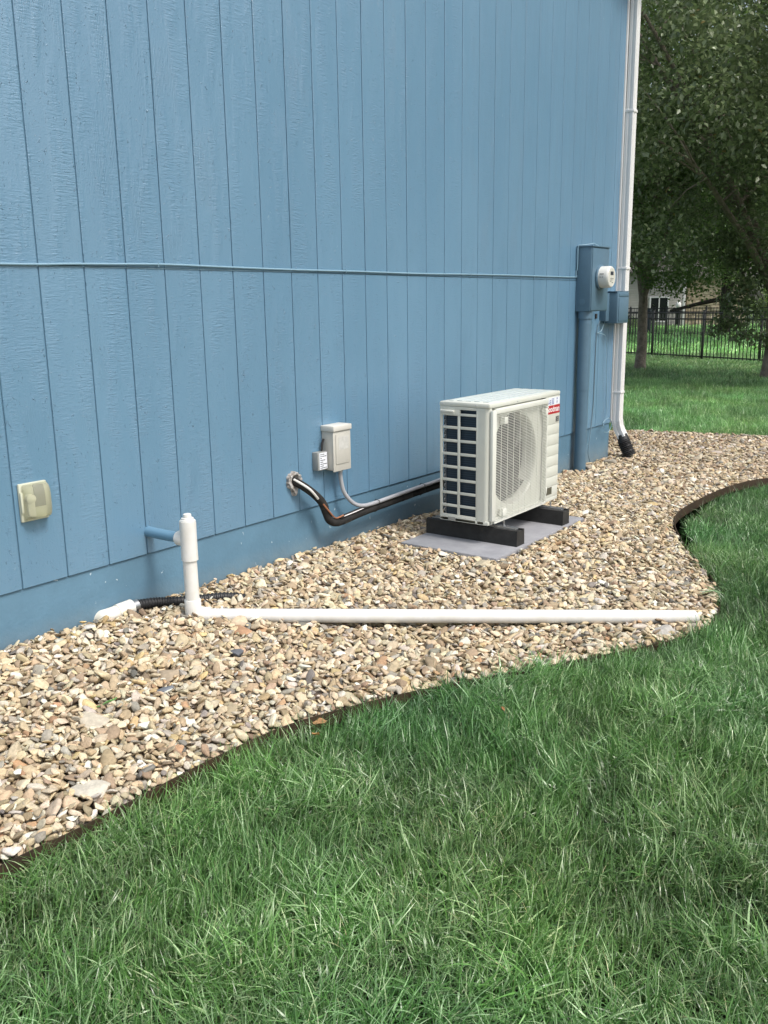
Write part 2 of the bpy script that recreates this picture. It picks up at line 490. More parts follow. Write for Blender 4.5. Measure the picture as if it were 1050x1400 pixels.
# ------------------------------------------------------------------ the blue house
SP = 0.2032; Y0G = 2.0529
house = empty("house", (0, 1.8, 0))
tag(house, "blue house with painted grooved wood siding and matching blue foundation", "house")
RIDGE_Y = 1.8; EAVE_Z = 3.86; PITCH = 0.40
def roof_z(y): return EAVE_Z+(HOUSE_Y1-RIDGE_Y-abs(y-RIDGE_Y))*PITCH
def board_mesh(w, z0, z1a, z1b, name):
    """grooved siding board, front at x=0, edges chamfered, back open"""
    g = 0.0024; c = 0.0028; d = -0.006
    y0 = g; y1 = w-g
    prof = [(d, y0), (-c*0.6, y0+0.0004), (-0.0006, y0+c*0.6), (0, y0+c), (0, y1-c), (-0.0006, y1-c*0.6), (-c*0.6, y1-0.0004), (d, y1)]
    n = len(prof); vs = []
    for k, (x, y) in enumerate(prof): vs.append((x, y, z0))
    for k, (x, y) in enumerate(prof): vs.append((x, y, z1a+(z1b-z1a)*y/w))
    fs = [(k, k+1, n+k+1, n+k) for k in range(n-1)]
    fs.append(tuple(range(n))[::-1]); fs.append(tuple(n+k for k in range(n)))
    me = bpy.data.meshes.new(name)
    me.from_pydata(vs, [], fs); me.materials.append(M_SIDING)
    return me
lower_me = board_mesh(SP, 0.0, 1.2215, 1.2215, "siding_board")
n0 = int(math.floor((-4.1-Y0G)/SP)); 
k = n0
while True:
    ya = Y0G+k*SP; yb = ya+SP
    if ya >= 7.62: break
    last = yb > 7.66
    w = SP if not last else 7.66-ya
    for part in (0, 1):
        if part == 0: me = lower_me if not last else board_mesh(w, 0, 1.2215, 1.2215, "siding_board")
        else:
            me = board_mesh(w, 1.2265, roof_z(ya)-0.02, roof_z(yb)-0.02, "siding_board")
        o = bpy.data.objects.new("siding_board", me)
        C.objects.link(o); o.parent = house
        o.location = Vector((rnd.uniform(-.0004, .0004), ya, 0))-world_loc(house)
    k += 1
mb = MB()
yA = Y0G+n0*SP
# backing wall seen in the grooves (gable shape), end wall and rear
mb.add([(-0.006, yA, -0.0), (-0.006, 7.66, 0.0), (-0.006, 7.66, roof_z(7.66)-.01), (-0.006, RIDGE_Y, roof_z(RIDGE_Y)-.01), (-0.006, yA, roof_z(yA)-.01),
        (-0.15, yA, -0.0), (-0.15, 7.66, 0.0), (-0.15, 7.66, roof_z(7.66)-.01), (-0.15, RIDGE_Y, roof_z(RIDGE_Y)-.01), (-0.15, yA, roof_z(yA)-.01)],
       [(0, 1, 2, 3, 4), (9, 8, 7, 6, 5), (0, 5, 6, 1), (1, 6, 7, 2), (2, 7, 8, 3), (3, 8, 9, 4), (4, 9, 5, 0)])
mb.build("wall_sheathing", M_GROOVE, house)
mb = MB(); mb.box(HOUSE_X0, -0.02, 7.60, HOUSE_Y1-0.02, 0, EAVE_Z-.02); mb.box(HOUSE_X0-.15, HOUSE_X0, -4.1, 7.74, 0, EAVE_Z-.02); mb.box(HOUSE_X0, -.16, -4.1, -3.95, 0, EAVE_Z-.02)
mb.build("end_wall", M_SIDING, house)
mb = MB(); mb.box(HOUSE_X0-.1, -0.009, yA+.02, 7.672, -0.75, -0.003, 0.004)
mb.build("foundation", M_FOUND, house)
mb = MB(); mb.box(-0.02, 0.010, 7.6615, HOUSE_Y1, -0.0, EAVE_Z-.03, 0.002)
mb.build("corner_board", M_WHITE, house)
# roof
def slab(mb, y0, z0, y1, z1, x0, x1, t):
    mb.add([(x0, y0, z0), (x1, y0, z0), (x1, y1, z1), (x0, y1, z1), (x0, y0, z0-t), (x1, y0, z0-t), (x1, y1, z1-t), (x0, y1, z1-t)],
           [(0, 1, 2, 3), (7, 6, 5, 4), (0, 4, 5, 1), (1, 5, 6, 2), (2, 6, 7, 3), (3, 7, 4, 0)])
mb = MB()
OV = 0.30
slab(mb, RIDGE_Y, roof_z(RIDGE_Y)+.12, HOUSE_Y1+.45, roof_z(HOUSE_Y1)+.12-.45*PITCH, HOUSE_X0-.4, OV+.04, .05)
slab(mb, RIDGE_Y, roof_z(RIDGE_Y)+.12, -4.5, roof_z(-4.5)+.12, HOUSE_X0-.4, OV+.04, .05)
mb.build("roof", M_ROOF, house)
mb = MB()
slab(mb, RIDGE_Y, roof_z(RIDGE_Y)+.06, HOUSE_Y1+.42, roof_z(HOUSE_Y1)+.06-.42*PITCH, OV, OV+.03, .18)
slab(mb, RIDGE_Y, roof_z(RIDGE_Y)+.06, -4.5, roof_z(-4.5)+.06, OV, OV+.03, .18)
mb.build("rake_board", M_WHITE, house)
mb = MB()
slab(mb, RIDGE_Y, roof_z(RIDGE_Y)+.02, HOUSE_Y1+.42, roof_z(HOUSE_Y1)+.02-.42*PITCH, 0.0, OV, .02)
slab(mb, RIDGE_Y, roof_z(RIDGE_Y)+.02, -4.5, roof_z(-4.5)+.02, 0.0, OV, .02)
mb.build("soffit", M_BLUE, house)

# downspout at the corner
dsp = empty("downspout", (0.03, 7.72, -0.3))
tag(dsp, "white rectangular downspout on the house corner with ribbed elbow", "downspout")
def rect_tube(mb, pts, hx, hy, ridges=None):
    """rectangular tube along pts lying in a plane of constant y; hx depth, hy half width"""
    vs = []; N = len(pts)
    # section: ridged rectangle
    sec = []
    for sx, sy, flip in ((1, 1, 0), (-1, 1, 1), (-1, -1, 0), (1, -1, 1)): pass
    def side(p, q, depth, k=3):
        out = []
        p = Vector(p); q = Vector(q); d = q-p; nn = Vector((d.y, -d.x)).normalized()
        for t, h in ((0.05, 0), (0.34, 0), (0.42, -depth), (0.58, -depth), (0.66, 0), (0.95, 0)):
            out.append(p+d*t+nn*h)
        return out
    c = [(hx, -hy), (hx, hy), (-hx, hy), (-hx, -hy)]
    for a in range(4): sec += side(c[a], c[(a+1) % 4], 0.004)
    n = len(sec)
    for i, p in enumerate(pts):
        p = Vector(p); t = (Vector(pts[min(i+1, N-1)])-Vector(pts[max(i-1, 0)])).normalized()
        nx = Vector((t.z, 0, -t.x)); 
        if nx.x < 0: nx = -nx
        for u, v in sec: vs.append(p+nx*u+Vector((0, 1, 0))*v)
    fs = []
    for i in range(N-1):
        for k in range(n):
            k2 = (k+1) % n
            fs.append((i*n+k, i*n+k2, (i+1)*n+k2, (i+1)*n+k))
    mb.add(vs, fs)
mb = MB(); DX = 0.047; DY = 7.715
rect_tube(mb, [(DX, DY, 0.02), (DX, DY, 2.62)], 0.034, 0.042)
mb.build("pipe_section", M_WHITE, dsp)
mb = MB(); rect_tube(mb, [(DX, DY, 2.60), (DX, DY, 3.60)], 0.031, 0.039)
mb.build("pipe_section", M_WHITE, dsp)
mb = MB()
pts = []
for i in range(9):
    a = i/8*math.radians(30)
    R = 0.22
    pts.append((DX+R-R*math.cos(a), DY, 0.03-R*math.sin(a)))
px_, _, pz_ = pts[-1]
pts.append((px_+.03, DY, pz_-.052))
mb2 = MB(); rect_tube(mb2, pts, 0.0355, 0.0435)
for i in range(1, 8, 1):
    t = i/8*math.radians(30); R = 0.22
    c = Vector((DX+R-R*math.cos(t), DY, 0.03-R*math.sin(t)))
    # ribs wrapped round the elbow
    ax = Vector((math.sin(t), 0, -math.cos(t))); nx = Vector((math.cos(t), 0, math.sin(t)))
    for sgn in (1,):
        q = [c+nx*sx*0.0372+Vector((0, 1, 0))*sy*0.0452 for sx, sy in ((1, 1), (1, -1), (-1, -1), (-1, 1))]
        mb2.tube([q[0], q[1], q[2], q[3]], 0.0022, 5, closed=True)
mb2.build("elbow", M_WHITE, dsp)
mb = MB()
for z in (0.27, 1.335, 2.60):
    mb = MB()
    mb.box(0.006, DX+.0385, DY-.046, DY+.046, z-.010, z+.010, .001)
    mb.build("strap", M_WHITE, dsp)
# black flexible extension
ext = MB()
e0 = Vector((px_+.016, DY, pz_-.03)); d0 = Vector((0.36, 0.0, -0.93)).normalized()
ax_pts = [e0+d0*(i/60*0.20)+Vector((0.0006, 0.0002, 0))*i*i/60*0.35 for i in range(61)]
rad = []
for i in range(61):
    if i < 16: rad.append(0.046+0.006*(i/16))
    else: rad.append(0.056+0.0045*math.sin(i*1.35))
ext.tube(ax_pts, rad, 24)
ext.build("downspout_extension", M_BLACKPL, dsp)['label'] = "black ribbed flexible outlet"
mb = MB(); mb.tube([(0.02, DY, 3.58), (0.02, DY+.12, 3.68), (0.02, DY+.4, 3.8)], 0.035, 8)
mb.build("offset_pipe", M_WHITE, dsp)
gut = MB(); gut.box(HOUSE_X0-.3, OV+.03, HOUSE_Y1+.44, HOUSE_Y1+.56, roof_z(HOUSE_Y1)-.2, roof_z(HOUSE_Y1)-.08, .01)
gut.build("gutter", M_WHITE, house)

# ------------------------------------------------------------------ cable across the wall
cb = MB()
cp = [(.006, -4.0, 1.228), (.006, -1, 1.226), (.006, 1.0, 1.224), (.006, 1.899, 1.2235), (.007, 2.2, 1.231), (.008, 2.344, 1.234), (.009, 2.664, 1.2405), (.007, 3.0, 1.238), (.006, 3.483, 1.236), (.006, 4.0, 1.238), (.006, 4.592, 1.237), (.006, 5.2, 1.243), (.006, 5.9, 1.247), (.006, 6.804, 1.249),
      (.006, 6.822, 1.262), (.006, 6.824, 1.30)]
def smooth3(P, k=6):
    P = [np.array(p, float) for p in P]; out = []
    for i in range(len(P)-1):
        p0 = P[max(i-1, 0)]; p1 = P[i]; p2 = P[i+1]; p3 = P[min(i+2, len(P)-1)]
        for j in range(k):
            t = j/k
            out.append(tuple(0.5*((2*p1)+(-p0+p2)*t+(2*p0-5*p1+4*p2-p3)*t*t+(-p0+3*p1-3*p2+p3)*t**3)))
    out.append(tuple(P[-1])); return out
cb.tube(smooth3(cp), 0.0046, 8)
cb.tube([(.003, 1.9, 1.219), (.003, 2.4, 1.222), (.003, 3.6, 1.226)], 0.0010, 5)
M_CABLE = mat("painted_cable", (0.20, 0.33, 0.42), 0.45)
o = cb.build("cable", M_CABLE)
tag(o, "thin blue painted cable running level across the siding to the meter box", "cable")
for y in (1.45, 2.62, 3.9, 5.2, 6.1):
    m2 = MB(); m2.tube([(0, y, 1.231 if y < 2 else 1.243), (.013, y, 1.246), (.013, y, 1.230), (0, y, 1.228)], .0018, 5)
    m2.build("staple", M_CABLE, o)

# ------------------------------------------------------------------ meter box
mt = empty("electric_meter_box", (0.06, 7.0, 0.98))
tag(mt, "tall blue painted electric meter box with round white meter, near house corner", "meter box")
mb = MB(); mb.box(0.0, 0.127, 6.838, 7.178, 0.983, 1.478, .004)
mb.build("enclosure", M_BLUEMET, mt)
mb = MB(); mb.box(0.1275, 0.133, 6.848, 7.168, 0.992, 1.468, .002)
mb.build("cover_plate", M_BLUEMET, mt)
mb = MB(); mb.box(-0.002, 0.138, 6.832, 7.184, 1.478, 1.488, .003)
mb.build("lid_flange", M_BLUEMET, mt)
mb = MB(); mb.rings((0.134, 7.0, 1.248), (1, 0, 0), [(0, .098), (.012, .098), (.016, .092), (.016, .08)], 32)
mb.build("meter_ring", M_BLUEMET, mt)
mb = MB(); mb.rings((0.138, 7.0, 1.248), (1, 0, 0), [(0, .084), (.075, .084), (.088, .081), (.094, .075), (.094, .066)], 36)
mm = mb.build("meter", mat("meter_white", (0.66, 0.66, 0.62), 0.3, var=.04), mt)
mb = MB(); mb.rings((0.229, 7.0, 1.248), (1, 0, 0), [(0, .066), (.0035, .066)], 32)
mb.build("meter_face", mat("meter_face", (0.60, 0.60, 0.53), 0.3, var=.1, vscale=60), mm)
mb = MB(); mb.box(.2325, .234, 6.972, 7.03, 1.262, 1.29)
mb.build("display", M_INK, mm)
mb = MB()
for yy, zz, w_, h_ in ((6.985, 1.236, .016, .008), (7.02, 1.236, .02, .005), (6.98, 1.215, .03, .004), (7.015, 1.205, .02, .004), (7.0, 1.225, .05, .0025)):
    mb.box(.2327, .234, yy-w_/2, yy+w_/2, zz-h_/2, zz+h_/2)
mb.build("marking", M_INK, mm)
mb = MB()
mb.box(.165, .20, 6.914, 6.9166, 1.268, 1.273); mb.box(.165, .176, 6.914, 6.9166, 1.245, 1.249); mb.box(.184, .196, 6.914, 6.9166, 1.245, 1.249)
mb.build("side_marking", M_INK, mm)
mb = MB(); mb.rings((0.06, 6.838, 1.06), (0, -1, 0), [(0, .024), (.0012, .024), (.0012, .018)], 20)
mb.build("knockout", M_BLUEMET, mt)
mb = MB(); mb.tube([(.012, 6.83, 1.30), (.016, 6.824, 1.4), (.016, 6.822, 1.47), (.02, 6.83, 1.492), (.06, 6.86, 1.494), (.10, 6.93, 1.505), (.11, 7.0, 1.49)], .0048, 7)
o = mb.build("wire", M_CABLE, mt)
# service conduit below
cd = empty("service_conduit", (.062, 6.90, -.33))
tag(cd, "wide blue painted vertical conduit pipe below the meter box", "conduit")
mb = MB(); mb.tube([(.062, 6.90, -.45), (.062, 6.90, .36)], .049, 24); mb.build("pipe", M_BLUEMET, cd)
mb = MB(); mb.tube([(.062, 6.90, .355), (.062, 6.90, .90)], .052, 24); mb.build("pipe", M_BLUEMET, cd)
mb = MB(); mb.tube([(.062, 6.90, .895), (.062, 6.90, .925), (.062, 6.90, .926), (.062, 6.90, .985)], [.050, .050, .057, .057], 24); mb.build("coupling", M_BLUEMET, cd)
# telecom box
tb = empty("telecom_box", (.07, 7.5, .88))
tag(tb, "small blue painted telephone box between meter and downspout, at the corner", "utility box")
mb = MB(); mb.box(0, .055, 7.335, 7.50, .895, 1.125, .003); mb.build("back_box", M_BLUEMET, tb)
mb = MB(); mb.box(.0, .128, 7.405, 7.655, .875, 1.135, .010); mb.box(.128, .133, 7.425, 7.635, .895, 1.085, .002); mb.box(.128, .132, 7.425, 7.635, 1.098, 1.122, .0015)
mb.build("cover", M_BLUEMET, tb)
mb = MB(); mb.box(.0, .122, 7.398, 7.662, 1.135, 1.143, .003); mb.build("lid", M_BLUEMET, tb)
wr = MB()
wr.tube(smooth3([(.03, 7.38, .895), (.02, 7.34, .82), (.012, 7.27, .80), (.02, 7.36, .79), (.03, 7.43, .74), (.03, 7.45, .5), (.03, 7.48, .3), (.03, 7.50, .1), (.025, 7.47, .02), (.02, 7.44, -.02)]), .0028, 6)
wr.tube(smooth3([(.03, 7.44, -.02), (.05, 7.38, .03), (.05, 7.50, .06), (.04, 7.60, .0), (.03, 7.56, -.07), (.03, 7.46, -.06)]), .0035, 6)
tag(wr.build("loose_wire", M_CABLE), "thin loose blue wire hanging and curling below the telephone box", "wire")
wr = MB(); wr.tube(smooth3([(.02, 7.30, .90), (.008, 7.27, .80), (.006, 7.265, .5), (.006, 7.26, .2), (.012, 7.22, .02), (.02, 7.17, -.12), (.02, 7.16, -.22), (.03, 7.22, -.33)]), .0035, 6)
tag(wr.build("ground_wire", mat("wire_bluegrey", (.12, .19, .24), .5)), "dark ground wire running down the siding left of the downspout into stones", "wire")
mb = MB(); mb.box(.0, .012, 7.235, 7.262, .92, .96, .002)
tag(mb.build("wire_clip", M_RUBBER), "small dark clip on the siding under the meter box", "clip")

# ------------------------------------------------------------------ AC disconnect + surge box
dc = empty("disconnect_box", (.04, 3.74, .19))
tag(dc, "small beige grey electrical disconnect box with hinged lid, above the grey conduit", "electrical box")
mb = MB(); mb.box(0, .074, 3.668, 3.808, .190, .412, .003); mb.build("enclosure", M_BOXGREY, dc)
mb = MB(); mb.box(.0755, .084, 3.664, 3.813, .183, .400, .003); mb.build("door", M_BOXGREY, dc)
mb = MB(); mb.box(.084, .088, 3.682, 3.796, .222, .385, .003); mb.build("door_panel", M_BOXGREY, dc)
mb = MB(); mb.box(.0, .092, 3.660, 3.816, .402, .432, .004); mb.build("rain_cap", mat("cap_metal", (.60, .59, .54), .4, var=.04), dc)
mb = MB(); mb.box(.0882, .0888, 3.705, 3.790, .30, .37); o = mb.build("warning_label", mat("faded_label", (.57, .57, .54), .5, col2=(.46, .46, .43), vscale=60), dc)
mb = MB(); mb.rings((.045, 3.765, .193), (0, 0, -1), [(0, .018), (.014, .018), (.014, .015), (.022, .015)], 16); mb.build("connector", M_GALV, dc)
sb = empty("surge_protector", (.025, 3.62, .2))
tag(sb, "tiny grey box with a printed white sticker, left of disconnect box", "electrical box")
mb = MB(); mb.box(0, .040, 3.585, 3.664, .198, .296, .003); mb.build("housing", M_BOXDK, sb)
mb = MB(); mb.box(.0402, .0408, 3.598, 3.662, .203, .292); o = mb.build("sticker", M_STICKER, sb)
mb = MB()
r_ = random.Random(3)
for j in range(8):          # lines of small print
    z = .285-j*.0104
    y = 3.604
    while y < 3.652:
        w = r_.uniform(.006, .016)
        mb.box(.0409, .0411, y, min(y+w, 3.657), z-.0040, z)
        y += w+.0018
        if r_.random() < .16: break
mb.build("print", M_INK, o)
mb = MB(); mb.tube([(.02, 3.66, .36), (.02, 3.648, .34), (.02, 3.64, .297)], .006, 8); mb.build("lead", M_TAPE, sb)
# liquid-tight conduit
mb = MB()
mb.tube(smooth3([(.045, 3.765, .175), (.046, 3.768, .12), (.052, 3.785, .05), (.062, 3.84, -.015), (.078, 3.90, -.045), (.082, 4.0, -.052), (.085, 4.2, -.045), (.085, 4.42, -.038), (.085, 4.72, -.030), (.09, 5.0, -.01), (.15, 5.12, .0), (.3, 5.13, .01), (.45, 5.10, .03), (.46, 5.06, .05)], 8), .0115, 12)
tag(mb.build("conduit", M_GREYPVC), "grey flexible conduit curving from disconnect box towards the heat pump", "conduit")
# ------------------------------------------------------------------ refrigerant line set
ls = empty("refrigerant_line_set", (.06, 4.0, -.07))
tag(ls, "black foam wrapped pipes leaving the wall hole and running low along the foundation", "pipe")
path = smooth3([(-.02, 3.425, .165), (.02, 3.43, .16), (.055, 3.455, .135), (.065, 3.52, .085), (.070, 3.575, .03), (.075, 3.60, -.03), (.078, 3.625, -.075), (.078, 3.68, -.098), (.074, 3.76, -.098), (.068, 3.95, -.088), (.062, 4.2, -.082), (.060, 4.45, -.074), (.062, 4.75, -.068), (.07, 5.0, -.06), (.13, 5.16, -.05), (.3, 5.19, -.03), (.46, 5.16, .02), (.50, 5.09, .04)], 8)
mb = MB(); mb.tube(path, .0225, 14); mb.build("insulation_sleeve", M_FOAM, ls)
p2 = [(x+.012, y+.002, z+.027) for x, y, z in path[58:]]
mb = MB(); mb.tube(p2, .010, 10); mb.build("small_sleeve", M_FOAM, ls)
for i0, i1 in ((34, 37), (62, 67), (84, 88)):
    mb = MB(); mb.tube(path[i0:i1], .0240, 14); mb.build("tape_band", M_TAPE, ls)
mb = MB(); mb.tube(smooth3([(.018, 3.415, .178), (.055, 3.425, .160), (.088, 3.455, .128), (.096, 3.49, .090), (.092, 3.515, .066)]), .0065, 8); mb.build("white_tube", M_PVC, ls)
mb = MB(); mb.tube(smooth3([(.095, 3.555, .03), (.104, 3.59, -.015), (.100, 3.63, -.052), (.094, 3.665, -.068), (.096, 3.72, -.063)]), .0045, 6); mb.build("copper_wire", M_COPPER, ls)
mb = MB(); mb.tube(smooth3([(.094, 3.70, -.072), (.093, 3.78, -.068), (.088, 3.9, -.062), (.082, 3.98, -.058)]), .0035, 6); mb.build("pale_wire", M_BADGEW, ls)
for yy, zz in ((4.05, -.07), (4.52, -.055)):
    mb = MB(); mb.tube([(.099, yy, zz+.028), (.100, yy+.003, zz-.016), (.064, yy, zz-.044), (.034, yy, zz-.014), (.070, yy, zz+.034)], .002, 5, closed=True); mb.build("cable_tie", M_TAPE, ls)
# sealant around the hole
mb = MB(); bm = bmesh.new(); bmesh.ops.create_icosphere(bm, subdivisions=4, radius=1)
vs = []
for v in bm.verts:
    d = v.co.copy(); q = mnoise.noise(d*3.1+Vector((3, 1, 7))); q2 = mnoise.noise(d*8+Vector((1, 9, 2)))
    s_ = 1+.25*q+.12*q2
    yv = d.y*.050*s_; zv = d.z*.050*s_
    rr = math.hypot(d.y, d.z)
    xv = .004+.020*s_*max(0, 1-(abs(rr-.78)/.35)**2) if d.x > 0 else -.01
    drip = -.035*max(0, 1-abs(d.y+.1)*3)*max(0, -d.z)
    vs.append((xv, 3.425+yv, .168+zv+drip))
for i, v in enumerate(bm.verts): v.index = i
mb.add(vs, [[v.index for v in f.verts] for f in bm.faces], True); bm.free()
tag(mb.build("foam_sealant", M_FOAMSEAL, sharp=80), "lumpy dried foam sealant around the pipe hole in siding", "sealant")

# ------------------------------------------------------------------ outlet cover
oc = empty("outdoor_outlet", (.02, 1.92, .27))
tag(oc, "yellowed clear plastic bubble cover over an outdoor wall outlet", "outlet")
mb = MB(); mb.box(0, .014, 1.868, 1.988, .262, .412, .005); mb.build("base_plate", M_YELPL, oc)
mb = MB(); mb.box(.014, .020, 1.922, 1.966, .318, .396, .002); mb.build("receptacle", mat("recept", (.17, .18, .15), .5), oc)
mb = MB()
mb.rings((.016, 1.906, .352), (1, 0, 0), [(0, .020), (.014, .016), (.018, .008)], 16)
mb.box(.014, .026, 1.898, 1.920, .285, .340, .004)
mb.build("socket", mat("socket", (.66, .66, .58), .4), oc)
def dome(x0, x1, y0, y1, z0, z1, t=.0):
    m_ = MB(); N = 14; vs = []; fs = []
    for j in range(N+1):
        for i in range(N+1):
            u = i/N*2-1; v = j/N*2-1
            h = (1-abs(u)**6)*(1-abs(v)**6)
            h = h**.45
            vs.append((x0+(x1-x0)*h*(1-.10*v*v), (y0+y1)/2+u*(y1-y0)/2, (z0+z1)/2+v*(z1-z0)/2))
    for j in range(N):
        for i in range(N): fs.append((j*(N+1)+i, j*(N+1)+i+1, (j+1)*(N+1)+i+1, (j+1)*(N+1)+i))
    b0 = len(vs)
    cy, cz = (y0+y1)/2, (z0+z1)/2
    vs += [(x-.003 if x > x0+.004 else x, cy+(y-cy)*.94, cz+(z-cz)*.95) for x, y, z in vs]
    fs += [tuple(b0+k for k in reversed(f)) for f in fs[:]]
    m_.add(vs, fs, True); return m_
dome(.012, .062, 1.876, 1.986, .268, .408).build("clear_cover", M_CLEAR, oc, sharp=60)
mb = MB(); mb.box(.014, .022, 1.868, 1.878, .30, .38, .002); mb.build("hinge", M_YELPL, oc)

# ------------------------------------------------------------------ condensate / sump riser in white PVC
pv = empty("pvc_discharge_pipe", (.255, 2.471, -.27))
tag(pv, "white PVC riser with tee cap, continuing as long pipe across gravel", "pipe")
RX, RY = .262, 2.471
M_BLUEPIPE = mat("blue_painted_pipe", (.125, .25, .36), .35)
mb = MB(); mb.tube([(-.02, RY, .098), (RX-.03, RY, .098)], .0235, 20); mb.build("wall_stub", M_BLUEPIPE, pv)['label'] = "blue painted stub leaving the siding"
mb = MB(); mb.rings((RX-.062, RY, .098), (1, 0, 0), [(0, .0235), (0, .0315), (.012, .0315), (.034, .0315), (.045, .028)], 24)
mb.rings((RX, RY, .010), (0, 0, 1), [(0, .027), (0, .0355), (.012, .0355), (.05, .0350), (.128, .0350), (.160, .0355), (.172, .0345), (.172, .029)], 28)
mb.build("tee_fitting", M_PVC, pv)
mb = MB(); mb.rings((RX, RY, .180), (0, 0, 1), [(0, .031), (.006, .031), (.009, .026), (.014, .026), (.016, .018), (.030, .017), (.032, .0145)], 24); mb.build("cap", M_PVC, pv)
mb = MB(); mb.tube([(RX, RY, -.175), (RX-.002, RY, .012)], .0300, 24); mb.build("riser", M_PVC, pv)
A = Vector((RX, RY, -.240)); B = Vector((2.006, 3.812, -.297)); dr = (B-A).normalized()
mb = MB()
mb.rings((RX, RY, -.20), (0, 0, 1), [(-.036, .0355), (.030, .0355), (.034, .0335), (.034, .030)], 28)
el = [Vector((RX, RY, -.20)), Vector((RX, RY, -.215))]
for i in range(1, 7):
    a = i/6*PI/2
    el.append(Vector((RX, RY, -.212))+Vector((0, 0, -1))*.024*math.sin(a)+dr*.024*(1-math.cos(a)))
el += [A+dr*.07]
mb.tube(el, .0355, 24)
mb.build("elbow_fitting", M_PVC, pv)
mb = MB(); Nn = 30
tp = [A+dr*(.05+(B-A-dr*.05).length*i/Nn) for i in range(Nn+1)]
ln = (B-A).length
# hollow pipe: outer, rim, inner
R0, R1 = .0302, .0262
nn_ = 28
side_ = dr.cross(Vector((0, 0, 1))).normalized(); up_ = side_.cross(dr).normalized()
prof = [(0.05, R0), (ln*.3, R0), (ln*.6, R0), (ln, R0), (ln, R1), (ln-.25, R1)]
mb.rings(A, dr, prof[:-1], nn_)
mb.f.pop(); mb.m.pop(); mb.sm.pop()
mb.rings(A, dr, [(ln-.3, .001), (ln-.3, R1), (ln, R1)], nn_)
mb.f.pop(); mb.m.pop(); mb.sm.pop()
# skew the mouth a little (cut not square)
mb.v = [tuple(Vector(v)+dr*(((Vector(v)-B).dot(up_))*-.35) if (Vector(v)-A).dot(dr) > ln-.01 else Vector(v)) for v in mb.v]
mb.build("long_pipe", M_PVC, pv)

# left fitting + corrugated hose
df = empty("drain_fitting", (.04, 2.28, -.24))
tag(df, "dirty white PVC elbow lying at the foundation, joined to black corrugated hose", "drain pipe")
mb = MB()
mb.tube(smooth3([(-.020, 2.190, -.226), (.008, 2.205, -.218), (.026, 2.228, -.211), (.032, 2.252, -.207)], 4), .032, 20)
mb.build("elbow_fitting", M_PVCD, df)
mb = MB(); mb.tube([(.032, 2.248, -.207), (.038, 2.322, -.202)], .0345, 20); mb.build("coupling", M_PVCD, df)
mb = MB(); mb.tube([(.038, 2.320, -.202), (.041, 2.350, -.200)], .026, 20); mb.build("clamp", M_GALV, df)
hp = smooth3([(.041, 2.347, -.200), (.062, 2.43, -.208), (.10, 2.50, -.217), (.15, 2.60, -.226), (.21, 2.70, -.230), (.26, 2.78, -.252), (.30, 2.86, -.30)], 26)
mb = MB(); mb.tube(hp, [.0215+.0018*(1 if (i % 4) < 2 else -1) for i in range(len(hp))], 18); mb.build("corrugated_hose", M_BLACKPL, df)

# ------------------------------------------------------------------ equipment pad and rubber feet
mb = MB(); mb.box(.283, .900, 3.995, 5.105, -.300, -.250, .006)
pad = mb.build("equipment_pad", M_PAD)
tag(pad, "flat grey equipment pad lying in the gravel under the heat pump", "pad")
def foot(y0, y1, lab):
    r = empty("rubber_foot", (.58, (y0+y1)/2, -.25))
    tag(r, lab, "rubber foot", "rubber support feet under the heat pump")
    m_ = MB(); ym = (y0+y1)/2; 
    sec = [(y0, -.2495), (y1, -.2495), (y1-.004, -.162), (ym+.022, -.160), (ym+.022, -.168), (ym-.022, -.168), (ym-.022, -.160), (y0+.004, -.162)]
    n = len(sec); vs = [(.284, y, z) for y, z in sec]+[(.880, y, z) for y, z in sec]
    m_.add(vs, [(k, (k+1) % n, n+(k+1) % n, n+k) for k in range(n)]+[tuple(range(n))[::-1], tuple(n+k for k in range(n))])
    m_.build("rubber_block", M_RUBBER, r)
    m_ = MB(); m_.box(.31, .855, ym-.0205, ym+.0205, -.167, -.159, .001)
    m_.box(.31, .855, ym-.0205, ym-.0175, -.159, -.153); m_.box(.31, .855, ym+.0175, ym+.0205, -.159, -.153)
    m_.build("metal_channel", M_GALV, r)
    for x in (.40, .775):
        m_ = MB(); m_.tube([(x, ym, -.165), (x, ym, -.118)], .0045, 8)
        m_.rings((x, ym, -.158), (0, 0, 1), [(0, .012), (.003, .012), (.003, .009), (.010, .009)], 6)
        m_.build("bolt", M_GALV, r)
foot(4.255, 4.345, "near black rubber foot block carrying the slatted side of the heat pump")
foot(4.835, 4.925, "far black rubber foot block carrying the stickered end of the heat pump")

# ------------------------------------------------------------------ heat pump
ac = empty("heat_pump", (.58, 4.62, -.14))
tag(ac, "cream outdoor heat pump unit with wire fan grille and dark slatted end", "heat pump")
X0, X1, YA, YB, Z0, Z1 = .422, .735, 4.19, 5.05, -.137, .5375
mb = MB(); mb.box(X0-.003, X1+.004, YA-.003, YB+.003, .508, Z1-.002, .008); lid = mb.build("top_cover", M_CREAM, ac)
mb = MB()
for i in range(5):
    xa = X0+.025+i*.055
    mb.box(xa, xa+.034, YA+.05, YB-.03, Z1-.0025, Z1+.0015, .0012)
mb.build("rib", M_TOP, lid)['kind'] = 'stuff'
mb = MB(); mb.box(X0, X1, YA, YB, Z0, Z0+.022, .004); mb.build("base_pan", M_CREAM, ac)
# end wall panels: right side
mb = MB(); mb.box(X0, X1, YB-.004, YB, Z0+.022, .508, .001); mb.build("right_panel", M_CREAM, ac)
mb = MB()
for zz in (.10, .17, .24): mb.box(.47, .60, YB+.0005, YB+.022, zz, zz+.06, .004)
mb.build("valve_cover", M_CREAM, ac)
